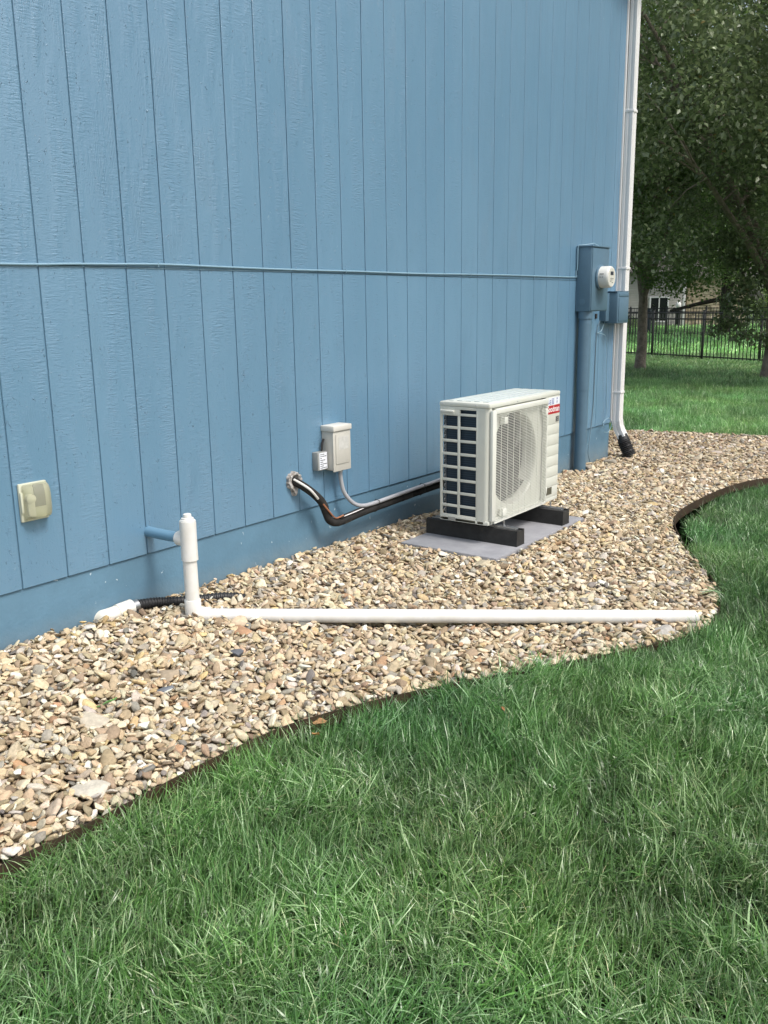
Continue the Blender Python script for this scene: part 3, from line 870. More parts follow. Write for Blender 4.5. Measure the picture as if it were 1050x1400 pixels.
# rounded front-left corner column with return
mb = MB()
sec = [(.667, YA)]
for i in range(9):
    a = -PI/2+i/8*PI/2
    sec.append((X1-.030+.030*math.cos(a), YA+.030+.030*math.sin(a)))
sec += [(X1, 4.215), (X1-.012, 4.215), (X1-.012, YA+.012), (.667, YA+.012)]
n = len(sec)
mb.add([(x, y, Z0+.001) for x, y in sec]+[(x, y, .509) for x, y in sec],
       [(k, (k+1) % n, n+(k+1) % n, n+k) for k in range(n)]+[tuple(range(n))[::-1], tuple(n+k for k in range(n))], True)
mb.build("corner_panel", M_CREAM, ac)
# slatted end (near end, facing the camera)
tops = [.459-.0735*k for k in range(8)]
sg = MB()
sg.box(X0, .436, YA, YA+.012, Z0+.001, .5085, .0015)
sg.box(.655, .668, YA+.0005, YA+.012, Z0+.002, .508, .001)
sg.box(.436, .655, YA, YA+.012, Z0+.001, -.099, .001)
sg.box(.436, .655, YA, YA+.012, .493, .5085, .001)
sg.box(.436, .551, YA, YA+.012, .459, .493, .001)
sgo = sg.build("side_grille", M_CREAM, ac)
hb = bpy.data.meshes.new("grille_bar")
mb = MB()
def bar(x0, x1, z0, z1):
    m_ = MB(); m_.box(x0, x1, YA+.0008, YA+.006, z0, z1, .0014); m_.build("grille_bar", M_CREAM, sgo)
bar(.536, .552, -.099, .4595)
bar(.552, .655, .459, .473)
for k in range(7):
    t0 = tops[k]-.058
    bar(.4365, .5355, tops[k+1], t0); bar(.5525, .6545, tops[k+1], t0)
mb = MB(); mb.box(.430, .517, YA-.014, YA, .478, .490, .003); mb.box(.430, .517, YA-.002, YA+.001, .466, .479, .0005)
mb.build("handle", M_CREAMB, ac)
mb = MB(); mb.box(.478, .525, YA-.0012, YA, -.132, -.114); mb.build("drain_slot", mat("slot_grey", (.28, .28, .26), .6), ac)
mb = MB()
for xx, zz in ((.445, .522), (.655, .522)): mb.rings((xx, YA-.003, zz), (0, -1, 0), [(0, .004), (.002, .003)], 10)
mb.rings((X1+.004, 4.50, .520), (1, 0, 0), [(0, .004), (.002, .003)], 10)
mb.build("screw", M_GALV, lid)
# coil wraps the back and the slatted end
mb = MB(); mb.box(.440, .650, YA+.020, YA+.040, Z0+.025, .500); mb.box(X0+.012, .447, YA+.045, 4.90, Z0+.025, .50)
mb.build("coil", M_COIL, ac)
# pale tube bends showing behind the left column of openings
mb = MB()
for k in range(20):
    z = -.09+k*.028
    mb.tube([(.4445, YA+.021, z), (.4445, YA+.015, z+.004), (.4445, YA+.015, z+.016), (.4445, YA+.021, z+.020)], .0028, 6)
mb.box(.452, .4535, YA+.013, YA+.0198, Z0+.025, .500)
o = mb.build("coil_tubes", M_GALV, ac); o['kind'] = 'stuff'
mb = MB(); mb.box(X0+.0005, X0+.002, YA+.04, YB-.04, Z0+.022, .508); mb.build("rear_guard", M_BLACKIN, ac)
# front fan panel with round opening
FC = (4.520, .192); FR = .272
def plate_hole(mb, x, y0, y1, z0, z1, cy, cz, r, n=64):
    ang = [2*PI*k/n for k in range(n)]
    # outer points by ray to rectangle
    inn = [(x, cy+r*math.cos(a), cz+r*math.sin(a)) for a in ang]
    out = []
    for a in ang:
        c_, s_ = math.cos(a), math.sin(a)
        t = 1e9
        if c_ > 1e-6: t = min(t, (y1-cy)/c_)
        if c_ < -1e-6: t = min(t, (y0-cy)/c_)
        if s_ > 1e-6: t = min(t, (z1-cz)/s_)
        if s_ < -1e-6: t = min(t, (z0-cz)/s_)
        out.append((x, cy+t*c_, cz+t*s_))
    mb.add(inn+out, [(k, (k+1) % n, n+(k+1) % n, n+k) for k in range(n)], False)
mb = MB()
plate_hole(mb, X1-.020, 4.215, 4.862, Z0+.010, .508, FC[0], FC[1], FR)
# bell mouth
mb.rings((X1-.020, FC[0], FC[1]), (-1, 0, 0), [(0, FR), (.004, FR-.004), (.012, FR-.006)], 64)
for _ in range(2): mb.f.pop(); mb.m.pop(); mb.sm.pop()
mb.build("fan_panel", M_CREAM, ac)
mb = MB(); mb.rings((X1-.032, FC[0], FC[1]), (-1, 0, 0), [(0, FR-.006), (.02, FR-.009), (.075, FR-.009)], 64)
for _ in range(2): mb.f.pop(); mb.m.pop(); mb.sm.pop()
mb.build("fan_shroud", M_CREAM, ac)
# right service panel (front), made of raised bands between thin grooves
mb = MB()
zc = [.508, .338, .277, .2105, .145, .080, .015, -.046, -.112, Z0+.001]
for a, b_ in zip(zc[:-1], zc[1:]):
    mb.box(X1-.012, X1+.002, 4.866, YB, b_+.0012, a-.0006, .0012)
mb.box(X1-.0125, X1-.002, 4.862, YB, Z0+.001, .508)
mb.build("service_panel", M_CREAM, ac)
mb = MB(); mb.box(.56, .564, YA+.04, YB-.01, Z0+.02, .505)
mb.build("bulkhead", M_BLACKIN, ac)
# fan
fan = MB(); fan.rings((.640, FC[0], FC[1]), (1, 0, 0), [(0, .055), (.035, .055), (.050, .045), (.054, .02), (.055, .001)], 24)
hub = fan.build("fan_hub", M_FANPL, ac)
for b3 in range(3):
    vs = []; fs = []; NR, NA = 8, 10
    for i in range(NR+1):
        r = .045+(.232-.045)*i/NR
        sweep = .35*(i/NR)**1.3
        wid = math.radians(52)*(.75+.35*i/NR)
        for j in range(NA+1):
            a = 2*PI*b3/3+.5+sweep+wid*(j/NA-.5)
            xx = .668+(.030*(j/NA-.5)*2)*(1-.25*i/NR)+.006*math.sin(PI*j/NA)
            vs.append((xx, FC[0]+r*math.cos(a), FC[1]+r*math.sin(a)))
    for i in range(NR):
        for j in range(NA): fs.append((i*(NA+1)+j, i*(NA+1)+j+1, (i+1)*(NA+1)+j+1, (i+1)*(NA+1)+j))
    b0 = len(vs); vs += [(x-.004, y, z) for x, y, z in vs]; fs += [tuple(b0+q for q in reversed(f)) for f in fs[:]]
    m_ = MB(); m_.add(vs, fs, True); m_.build("fan_blade", M_FANPL, ac, sharp=60)
# grille frame and wires
GX = .755
mb = MB()
mb.box(X1+.001, GX, 4.200, 4.240, -.112, .497, .003)
mb.box(X1+.001, GX-.001, 4.240, 4.866, .474, .5035, .003)
mb.box(X1+.001, GX-.006, 4.240, 4.866, -.134, -.120, .002)
mb.box(X1-.011, GX-.004, 4.858, 4.866, -.120, .474, .0015)
gf = mb.build("grille_frame", M_CREAMB, ac)
mb = MB()
nw = 66
for i in range(nw):
    z = -.114+i*(.582/(nw-1))
    for (ya, yb) in ((4.238, 4.860),):
        mb.tube([(GX-.004, ya, z), (GX-.0015, ya+.02, z), (GX-.0015, yb-.015, z), (GX-.010, yb, z)], .00135, 5, cap=False)
for y in (4.300, 4.372, 4.443, 4.516, 4.589, 4.661, 4.733, 4.80):
    mb.tube([(GX-.0045, y, -.121), (GX-.0045, y, .475)], .0016, 5, cap=False)
o = mb.build("grille_wires", M_CREAMB, gf); o['kind'] = 'stuff'
for (y, z, w, h) in ((4.345, .430, .034, .038), (4.345, -.085, .04, .04), (4.842, .425, .022, .04)):
    m_ = MB(); m_.box(X1-.010, GX+.0005, y-w/2, y+w/2, z-h/2, z+h/2, .002); m_.build("grille_clip", M_CREAMB, gf)
# badge and stickers
XB = X1+.0022
m_ = MB(); m_.box(XB, XB+.0006, 4.868, 5.045, .4570, .5010); st = m_.build("sticker", M_STICKER, ac)
m_ = MB(); text_mb(m_, "A-E", .036, (XB+.0007, 4.872, .463), (0, 1, 0), (0, 0, 1), .0004, bold=.0006)
for j in range(5): m_.box(XB+.0007, XB+.0010, 4.935, 4.968, .462+j*.0075, .4655+j*.0075)
text_mb(m_, "A", .030, (XB+.0007, 4.998, .463), (0, 1, 0), (0, 0, 1), .0004)
m_.box(XB+.0007, XB+.0010, 5.003, 5.014, .487, .497)
m_.build("print", M_INKBLUE, st)
m_ = MB(); m_.box(XB, XB+.0008, 4.866, 5.048, .4035, .4545); b2 = m_.build("brand_badge", M_RED, ac)
m_ = MB(); text_mb(m_, "Goodman", .050, (XB+.0009, 4.868, .4165), (0, 1, 0), (0, 0, 1), .0004, sx=.86, bold=.0010); m_.build("lettering", M_BADGEW, b2)
m_ = MB(); m_.box(XB, XB+.0008, 4.998, 5.043, .350, .384); b2 = m_.build("model_badge", mat("badge_grey", (.20, .20, .18), .4), ac)
m_ = MB(); m_.box(XB+.0009, XB+.0012, 5.004, 5.030, .355, .379); m_.build("symbol", M_INK, b2)
m_ = MB(); text_mb(m_, "C", .024, (XB+.0013, 5.010, .3585), (0, 1, 0), (0, 0, 1), .0003, bold=.0006); m_.build("lettering", mat("dull_print", (.36, .36, .32), .5), b2)
m_ = MB(); m_.box(XB, XB+.001, 4.884, 4.968, -.092, -.048); m_.build("rating_plate", M_PLATE, ac)
m_ = MB(); m_.tube(smooth3([(X1+.004, 4.875, -.02), (X1+.020, 4.862, -.05), (X1+.016, 4.850, -.09), (X1+.006, 4.858, -.112)]), .0028, 6); m_.build("wire_loop", M_CREAMB, ac)

# ------------------------------------------------------------------ lawn edging
def edging():
    mb = MB(); t = .003
    pts = EC
    N = len(pts); vs = []
    for i in range(N):
        d = pts[min(i+1, N-1)]-pts[max(i-1, 0)]; d = d/np.linalg.norm(d); nrm = np.array([d[1], -d[0]])
        y = pts[i][1]
        top = -.316-.004*math.sin(i*.13)+ (.006 if 5.2 < y < 7.6 else 0)
        for s_, z in ((0, -.50), (0, top), (1, top), (1, -.50)):
            q = pts[i]+nrm*t*s_
            vs.append((q[0], q[1], z))
    fs = []
    for i in range(N-1):
        for k in range(4):
            fs.append((i*4+k, i*4+(k+1) % 4, (i+1)*4+(k+1) % 4, (i+1)*4+k))
    mb.add(vs, fs, True)
    return mb.build("lawn_edging", M_EDGE, sharp=40)
tag(edging(), "thin brown metal lawn edging curving between gravel and grass", "edging")

# ------------------------------------------------------------------ geometry-nodes scatter
def scatter(name, pts, rots, scls, idxs, cols, sources, kind='stuff', label=None, parent=None):
    """one object whose points carry instances of the source meshes"""
    n = len(pts)
    me = bpy.data.meshes.new(name)
    me.vertices.add(n); me.vertices.foreach_set('co', np.asarray(pts, np.float32).ravel())
    a = me.attributes.new('rot', 'FLOAT_VECTOR', 'POINT'); a.data.foreach_set('vector', np.asarray(rots, np.float32).ravel())
    a = me.attributes.new('scl', 'FLOAT_VECTOR', 'POINT'); a.data.foreach_set('vector', np.asarray(scls, np.float32).ravel())
    a = me.attributes.new('idx', 'INT', 'POINT'); a.data.foreach_set('value', np.asarray(idxs, np.int32))
    a = me.attributes.new('tint', 'FLOAT_VECTOR', 'POINT'); a.data.foreach_set('vector', np.asarray(cols, np.float32).ravel())
    o = bpy.data.objects.new(name, me); C.objects.link(o)
    if parent: o.parent = parent
    col = bpy.data.collections.new(name+"_sources")
    for s in sources: col.objects.link(s)
    ng = bpy.data.node_groups.new(name, 'GeometryNodeTree')
    ng.interface.new_socket('Geometry', in_out='INPUT', socket_type='NodeSocketGeometry')
    ng.interface.new_socket('Geometry', in_out='OUTPUT', socket_type='NodeSocketGeometry')
    N = ng.nodes; L = ng.links
    gi = N.new('NodeGroupInput'); go = N.new('NodeGroupOutput')
    ci = N.new('GeometryNodeCollectionInfo'); ci.inputs['Collection'].default_value = col
    ci.inputs['Separate Children'].default_value = True; ci.inputs['Reset Children'].default_value = True
    iop = N.new('GeometryNodeInstanceOnPoints'); iop.inputs['Pick Instance'].default_value = True
    def attr(nm, dt):
        t = N.new('GeometryNodeInputNamedAttribute'); t.data_type = dt; t.inputs['Name'].default_value = nm
        return t.outputs['Attribute']
    e2r = N.new('FunctionNodeEulerToRotation')
    L.new(attr('rot', 'FLOAT_VECTOR'), e2r.inputs[0])
    L.new(gi.outputs[0], iop.inputs['Points']); L.new(ci.outputs[0], iop.inputs['Instance'])
    L.new(attr('idx', 'INT'), iop.inputs['Instance Index'])
    L.new(e2r.outputs[0], iop.inputs['Rotation'])
    L.new(attr('scl', 'FLOAT_VECTOR'), iop.inputs['Scale'])
    L.new(iop.outputs[0], go.inputs[0])
    md = o.modifiers.new("scatter", 'NODES'); md.node_group = ng
    tag(o, label=label, kind=kind)
    return o
def src_obj(name, vs, fs, m, smooth=True, attrs=None):
    me = bpy.data.meshes.new(name); me.from_pydata([tuple(v) for v in vs], [], fs); me.materials.append(m)
    me.polygons.foreach_set('use_smooth', [smooth]*len(me.polygons))
    if attrs is not None:
        a = me.attributes.new('shade', 'FLOAT', 'POINT'); a.data.foreach_set('value', np.asarray(attrs, np.float32))
    me.update()
    return bpy.data.objects.new(name, me)

# ------------------------------------------------------------------ stones
def stone_mat():
    m = bpy.data.materials.new("river_stone"); m.use_nodes = True
    n = m.node_tree.nodes; l = m.node_tree.links; b = n["Principled BSDF"]
    b.inputs['Roughness'].default_value = 0.72; b.inputs['Specular IOR Level'].default_value = 0.35
    at = n.new("ShaderNodeAttribute"); at.attribute_type = 'INSTANCER'; at.attribute_name = 'tint'
    tc = n.new("ShaderNodeTexCoord"); oi = n.new("ShaderNodeObjectInfo")
    sc = n.new("ShaderNodeVectorMath"); sc.operation = 'ADD'; l.new(tc.outputs['Object'], sc.inputs[0])
    cx = n.new("ShaderNodeCombineXYZ"); l.new(oi.outputs['Random'], cx.inputs[0]); l.new(oi.outputs['Random'], cx.inputs[1])
    s2 = n.new("ShaderNodeVectorMath"); s2.operation = 'SCALE'; s2.inputs['Scale'].default_value = 60; l.new(cx.outputs[0], s2.inputs[0]); l.new(s2.outputs[0], sc.inputs[1])
    nz = n.new("ShaderNodeTexNoise"); nz.inputs['Scale'].default_value = 1.6; nz.inputs['Detail'].default_value = 5; nz.inputs['Roughness'].default_value = .65; nz.inputs['Distortion'].default_value = .6
    l.new(sc.outputs[0], nz.inputs['Vector'])
    mr = n.new("ShaderNodeMapRange"); mr.inputs['From Min'].default_value = .3; mr.inputs['From Max'].default_value = .7; mr.inputs['To Min'].default_value = .74; mr.inputs['To Max'].default_value = 1.18
    l.new(nz.outputs[0], mr.inputs['Value'])
    mu = n.new("ShaderNodeVectorMath"); mu.operation = 'SCALE'; l.new(at.outputs['Color'], mu.inputs[0]); l.new(mr.outputs[0], mu.inputs['Scale'])
    l.new(mu.outputs[0], b.inputs['Base Color'])
    nb = n.new("ShaderNodeTexNoise"); nb.inputs['Scale'].default_value = 4; nb.inputs['Detail'].default_value = 4; l.new(sc.outputs[0], nb.inputs['Vector'])
    bp = n.new("ShaderNodeBump"); bp.inputs['Strength'].default_value = .5; bp.inputs['Distance'].default_value = .003
    l.new(nb.outputs[0], bp.inputs['Height']); l.new(bp.outputs[0], b.inputs['Normal'])
    return m
M_STONE = stone_mat()
def ico(sub):
    bm = bmesh.new(); bmesh.ops.create_icosphere(bm, subdivisions=sub, radius=1)
    for i, v in enumerate(bm.verts): v.index = i
    V = np.array([v.co[:] for v in bm.verts]); Fc = [[v.index for v in f.verts] for f in bm.faces]
    bm.free(); return V, Fc
ICO2 = ico(2); ICO3 = ico(3); ICO4 = ico(4)
def stone_shape(seed, base=ICO3, p=9, flat=.55, elong=1.35):
    r = np.random.default_rng(seed)
    V, Fc = base
    K = 14
    K = int(r.integers(9, 14)); nr = r.normal(size=(K, 3)); nr /= np.linalg.norm(nr, axis=1)[:, None]
    nr = np.vstack([nr, [[0, 0, 1], [0, 0, -1]]])
    d = r.uniform(.62, 1.08, K+2); d[-2:] = r.uniform(.75, 1, 2)
    dot = np.maximum(V@nr.T, 0)/d
    rad = (np.sum(dot**p, axis=1)+1e-6)**(-1/p)
    W = V*np.minimum(rad, 1.35)[:, None]
    W *= np.array([elong, 1/elong*1.08, flat])*r.uniform(.88, 1.12, 3)
    # small surface unevenness
    nz = np.array([mnoise.noise(Vector(v)*2.2+Vector((seed*3.3, 0, 0))) for v in V])
    W *= (1+.08*nz)[:, None]
    return W, Fc
STONES = []
VARN = 30
for i in range(VARN):
    V, Fc = stone_shape(100+i, ICO3, p=rng.choice([9, 14, 22, 30]), flat=rng.uniform(.30, .62), elong=rng.uniform(1.02, 1.4))
    STONES.append(src_obj("stone_shape_%02d" % i, V, Fc, M_STONE))
PAL = [((.58, .49, .345), 22), ((.68, .62, .49), 20), ((.49, .40, .275), 16), ((.40, .325, .225), 9), ((.63, .56, .42), 18), ((.35, .33, .295), 5), ((.46, .435, .39), 6),
       ((.20, .195, .185), 2), ((.44, .29, .18), 1.3), ((.58, .46, .26), 3), ((.42, .325, .235), 4), ((.27, .21, .15), 4), ((.76, .73, .66), 7)]
PW = np.array([w for _, w in PAL]); PW = PW/PW.sum(); PC = np.array([c for c, _ in PAL])

# distinctive single stones first: (x, y, radius, rgb, yaw, flat, label)
BIG = [
    (.53, 2.50, .040, (.56, .33, .19), .4, .35, "flat orange sandstone below the white riser"),
    (.62, 2.02, .048, (.50, .40, .28), 1.2, .35, "large rounded flat tan stone in the middle of the left gravel"),
    (.66, 2.33, .028, (.16, .17, .19), .2, .45, "smooth dark blue grey pebble behind the large rounded tan stone"),
    (.70, 1.93, .024, (.22, .24, .27), .9, .55, "small slate grey pebble just in front of the large tan stone"),
    (.075, 2.08, .030, (.74, .72, .66), .3, .6, "chalky white stone against the foundation beside the dirty white elbow"),
    (.86, 3.93, .045, (.62, .54, .38), .5, .45, "oval cream stone touching the near corner of the grey pad"),
    (1.93, 3.60, .040, (.55, .52, .47), 1.0, .55, "pale grey white stone under the open end of the long pipe"),
    (1.35, 5.02, .050, (.50, .42, .31), 2.2, .35, "long flat beige stone near the inward bend of the edging"),
    (.10, 6.99, .050, (.44, .39, .31), .9, .65, "tan block of stone beside the foot of the blue conduit"),
    (.14, 7.33, .055, (.46, .41, .33), .2, .55, "broad tan stone against the foundation left of the black spout"),
    (1.02, 1.38, .045, (.74, .68, .56), .8, .4, "wide cream stone lying against the edging at lower left"),
    (.70, 1.63, .050, (.72, .64, .50), 2.6, .4, "large cream white stone near the left border of the photo"),
]
PIPES = [((RX, RY), (B.x, B.y), .0302, -.25), ((.0, 2.17), (.057, 2.37), .033, -.22), ((.057, 2.37), (.15, 2.60), .026, -.225), ((.15, 2.60), (.28, 2.82), .026, -.25)]
def seg_dist(x, y, a, b):
    ab = np.array(b)-np.array(a); L = ab@ab
    t = np.clip(((x-a[0])*ab[0]+(y-a[1])*ab[1])/L, 0, 1)
    return np.hypot(x-a[0]-t*ab[0], y-a[1]-t*ab[1])

def gravel():
    CELL = .007
    gx0, gy0, gx1, gy1 = -2.2, .2, 3.6, 10.4
    NX = int((gx1-gx0)/CELL); NY = int((gy1-gy0)/CELL)
    xs = gx0+(np.arange(NX)+.5)*CELL; ys = gy0+(np.arange(NY)+.5)*CELL
    XX, YY = np.meshgrid(xs, ys)
    H = (zg(XX, YY)-.030).astype(np.float32)
    # candidate cloud
    NC = 150000
    # density: near part small stones, beyond y>7.2 bigger and fewer
    cx = rng.uniform(gx0+.1, gx1-.1, NC*6); cy = rng.uniform(gy0+.1, gy1-.1, NC*6)
    size = np.clip(rng.lognormal(math.log(.0102), .38, NC*6), .0058, .029)
    far = cy > 6.6
    size = np.where(far, size*1.18, size)
    keep = in_poly(cx, cy)
    # what the photo's camera can see, plus a margin
    dx = cx-CAM.x; dy = cy-CAM.y
    dep = dx*Fv.x+dy*Fv.y+.3; lat = dx*Rv.x+dy*Rv.y
    vis = (dep > .3) & (np.abs(lat) < dep*.62+.7)
    keep &= vis
    keep &= (rng.random(NC*6) < np.where(far, .55, .97))
    cx, cy, size = cx[keep], cy[keep], size[keep]
    de = np.minimum(dist_curve(cx, cy, EC[::2]), dist_curve(cx, cy, BC[::2]))
    ok = de > size*1.0+.004
    ok &= ~((cx < size*.75) & (cy < HOUSE_Y1+size*.6))
    ok &= ~((cx > .283-size*.8) & (cx < .900+size*.8) & (cy > 3.995-size*.8) & (cy < 5.105+size*.8))
    for a, b, r, z in PIPES: ok &= seg_dist(cx, cy, a, b) > r*.50+size*.55
    for bx, by, br, *_ in BIG: ok &= np.hypot(cx-bx, cy-by) > br*.72+size*.35
    ok &= np.hypot(cx-.062, cy-6.90) > .05+size*.7
    ok &= np.hypot(cx-.135, cy-7.72) > .045+size*.5
    cx, cy, size = cx[ok], cy[ok], size[ok]
    nn = len(cx)
    area = 17.0
    P = []; R_ = []; S_ = []; I_ = []; T_ = []
    yaw = rng.uniform(0, PI, nn)
    el = rng.uniform(1.0, 1.45, nn); fl = rng.uniform(.42, .7, nn)
    tr = rng.normal(0, .22, (nn, 2))
    order = np.argsort(-size*rng.uniform(.35, 1.5, nn))      # larger ones tend to go down first
    g = zg(cx, cy)
    ci = ((cx-gx0)/CELL).astype(int); cj = ((cy-gy0)/CELL).astype(int)
    lim = g+.004
    n_ok = 0
    for q in order:
        s = size[q]; i = ci[q]; j = cj[q]
        if H[j, i] > lim[q]-(0.0 if s < .02 else .002): continue
        k = max(1, int(s*1.05/CELL)+1)
        j0, j1, i0, i1 = j-k, j+k+1, i-k, i+k+1
        if j0 < 0 or i0 < 0 or j1 > NY or i1 > NX: continue
        h = H[j0:j1, i0:i1]
        u = xs[i0:i1]-cx[q]; v = ys[j0:j1]-cy[q]
        U, Vv = np.meshgrid(u, v)
        c_, s_ = math.cos(yaw[q]), math.sin(yaw[q])
        a = s*el[q]; b = s/el[q]*1.08; cc = s*fl[q]
        e = ((U*c_+Vv*s_)/a)**2+((-U*s_+Vv*c_)/b)**2
        m = e < 1
        if m.sum() < 2: continue
        hm = h[m]; prof = np.sqrt(1-e[m])*cc
        # rest height: a high percentile of (surface + underside)
        z = np.partition(hm+prof, int(len(hm)*.72))[int(len(hm)*.72)] if len(hm) > 3 else (hm+prof).max()
        z = max(z, g[q]-.03+cc*.5)
        if z+cc > g[q]+.030+s*.25: continue
        # tilt towards the local slope
        um = U[m]; vm = Vv[m]; hc = hm-hm.mean()
        gxx = float((um*hc).sum()/((um*um).sum()+1e-6)); gyy = float((vm*hc).sum()/((vm*vm).sum()+1e-6))
        gxx = max(-.55, min(.55, gxx*.8)); gyy = max(-.55, min(.55, gyy*.8))
        H[j0:j1, i0:i1][m] = np.maximum(hm, z+prof*.9)
        # rotation: yaw then tilt
        nrm = Vector((-gxx+tr[q, 0], -gyy+tr[q, 1], 1)).normalized()
        mt_ = Vector((0, 0, 1)).rotation_difference(nrm).to_matrix() @ Matrix.Rotation(yaw[q], 3, 'Z')
        eu = mt_.to_euler()
        P.append((cx[q], cy[q], z)); R_.append((eu.x, eu.y, eu.z)); S_.append((s, s, s))
        n_ok += 1
    n_ = len(P)
    I_ = rng.integers(0, VARN, n_)
    T = PC[rng.choice(len(PC), n_, p=PW)]
    T = T*rng.uniform(.68, 1.22, (n_, 1))*rng.uniform(.96, 1.04, (n_, 3))
    P = np.array(P)
    # stones turn gradually darker towards the back of the bed
    w = np.clip((P[:, 1]-6.0)/2.5, 0, 1)[:, None]
    T = T*(1-w)+T*np.array([.84, .83, .84])*w
    print("stones", n_)
    return scatter("gravel", P, R_, S_, I_, np.clip(T*np.array([.92, .875, .81]), 0, .72), STONES, label="tan, cream and grey landscaping stones covering the bed beside the house")
gravel()
for i, (x, y, r, c, yw, fl, lab) in enumerate(BIG):
    V, Fc = stone_shape(500+i, ICO4, p=8, flat=fl, elong=1.18)
    me = bpy.data.meshes.new("stone"); me.from_pydata([tuple(v*r) for v in V], [], Fc)
    me.materials.append(mat("stone_%d" % i, tuple(k*.55 for k in c), .8, col2=tuple(min(.8, k*.82) for k in c), vscale=40, bump=.5, bscale=160, dist=.002))
    me.polygons.foreach_set('use_smooth', [True]*len(me.polygons))
    o = bpy.data.objects.new("stone", me); C.objects.link(o)
    o.location = (x, y, float(zg(x, y))+r*fl*.35+.006); o.rotation_euler = (rnd.uniform(-.15, .15), rnd.uniform(-.15, .15), yw)
    tag(o, lab, "stone", "distinct larger stones in the gravel")

# ------------------------------------------------------------------ grass
def grass_mat():
    m = bpy.data.materials.new("grass_blade"); m.use_nodes = True
    n = m.node_tree.nodes; l = m.node_tree.links; b = n["Principled BSDF"]
    b.inputs['Roughness'].default_value = 0.32; b.inputs['Specular IOR Level'].default_value = 0.8
    at = n.new("ShaderNodeAttribute"); at.attribute_type = 'INSTANCER'; at.attribute_name = 'tint'
    sh = n.new("ShaderNodeAttribute"); sh.attribute_name = 'shade'
    rp = n.new("ShaderNodeValToRGB")
    e = rp.color_ramp.elements
    e[0].position = 0; e[0].color = (.042, .110, .026, 1)
    e[1].position = .50; e[1].color = (.105, .225, .062, 1)
    x = e.new(.74); x.color = (.29, .42, .23, 1)  # pale blades carry the sky sheen of laid-over grass in their colour
    x = e.new(.97); x.color = (.30, .37, .20, 1)
    x = e.new(1.0); x.color = (.42, .38, .22, 1)
    l.new(sh.outputs['Fac'], rp.inputs[0])
    mx = n.new("ShaderNodeMix"); mx.data_type = 'RGBA'; mx.blend_type = 'MULTIPLY'; mx.inputs[0].default_value = 1
    l.new(rp.outputs[0], mx.inputs[6]); l.new(at.outputs['Color'], mx.inputs[7])
    l.new(mx.outputs[2], b.inputs['Base Color'])
    tr = n.new("ShaderNodeBsdfTranslucent"); 
    l.new(mx.outputs[2], tr.inputs['Color'])
    ms = n.new("ShaderNodeMixShader"); ms.inputs[0].default_value = .28
    out = n["Material Output"]
    l.new(b.outputs[0], ms.inputs[1]); l.new(tr.outputs[0], ms.inputs[2]); l.new(ms.outputs[0], out.inputs['Surface'])
    return m
M_GRASS = grass_mat()
def tuft(seed, nb, rad, hmin, hmax, w, lean, seg=4):
    r = random.Random(seed); vs = []; fs = []; at = []
    for k in range(nb):
        a = r.uniform(0, 2*PI); rr = rad*math.sqrt(r.random())
        bx, by = rr*math.cos(a), rr*math.sin(a)
        h = r.uniform(hmin, hmax)*(1 if r.random() < .8 else 1.25)
        da = r.uniform(0, 2*PI)
        ln = abs(r.gauss(lean, lean*.6)); droop = r.uniform(.1, 1.5)
        ww = w*r.uniform(.6, 1.3)
        sh = min(.93, max(0, r.gauss(.42, .30))) if r.random() < .985 else r.uniform(.95, 1)
        tw = r.uniform(-.7, .7)
        p = Vector((bx, by, -.01)); th = ln*.35
        L = h/seg
        b0 = len(vs)
        for i in range(seg+1):
            t = i/seg
            d = Vector((math.cos(da), math.sin(da), 0)); 
            sa = da+PI/2+tw*t
            s_ = Vector((math.cos(sa), math.sin(sa), 0))
            wid = ww*(1-t**2.2)*.5 if i < seg else .0002
            vs.append(p-s_*wid); vs.append(p+s_*wid); at += [sh, sh]
            p = p+(d*math.sin(th)+Vector((0, 0, 1))*math.cos(th))*L
            th = min(th+droop*ln*.6+.02, 1.75)
        for i in range(seg): fs.append((b0+2*i, b0+2*i+1, b0+2*i+3, b0+2*i+2))
    return vs, fs, at
TUFTS = []
for i in range(10):
    v, f, a = tuft(i, 26, .040, .050, .120, .0035, .80); TUFTS.append(src_obj("tuft_%02d" % i, v, f, M_GRASS, True, a))
for i in range(10, 14):       # coarse tufts, used far away
    v, f, a = tuft(i, 30, .075, .05, .085, .0062, .5, 3); TUFTS.append(src_obj("tuft_%02d" % i, v, f, M_GRASS, True, a))
for i in range(14, 16):
    v, f, a = tuft(i, 34, .20, .07, .12, .016, .5, 2); TUFTS.append(src_obj("tuft_%02d" % i, v, f, M_GRASS, True, a))
def fbm(x, y, s, seed=0):
    return np.array([mnoise.noise(Vector((a*s+seed, b*s-seed, seed*.37))) for a, b in zip(x, y)])
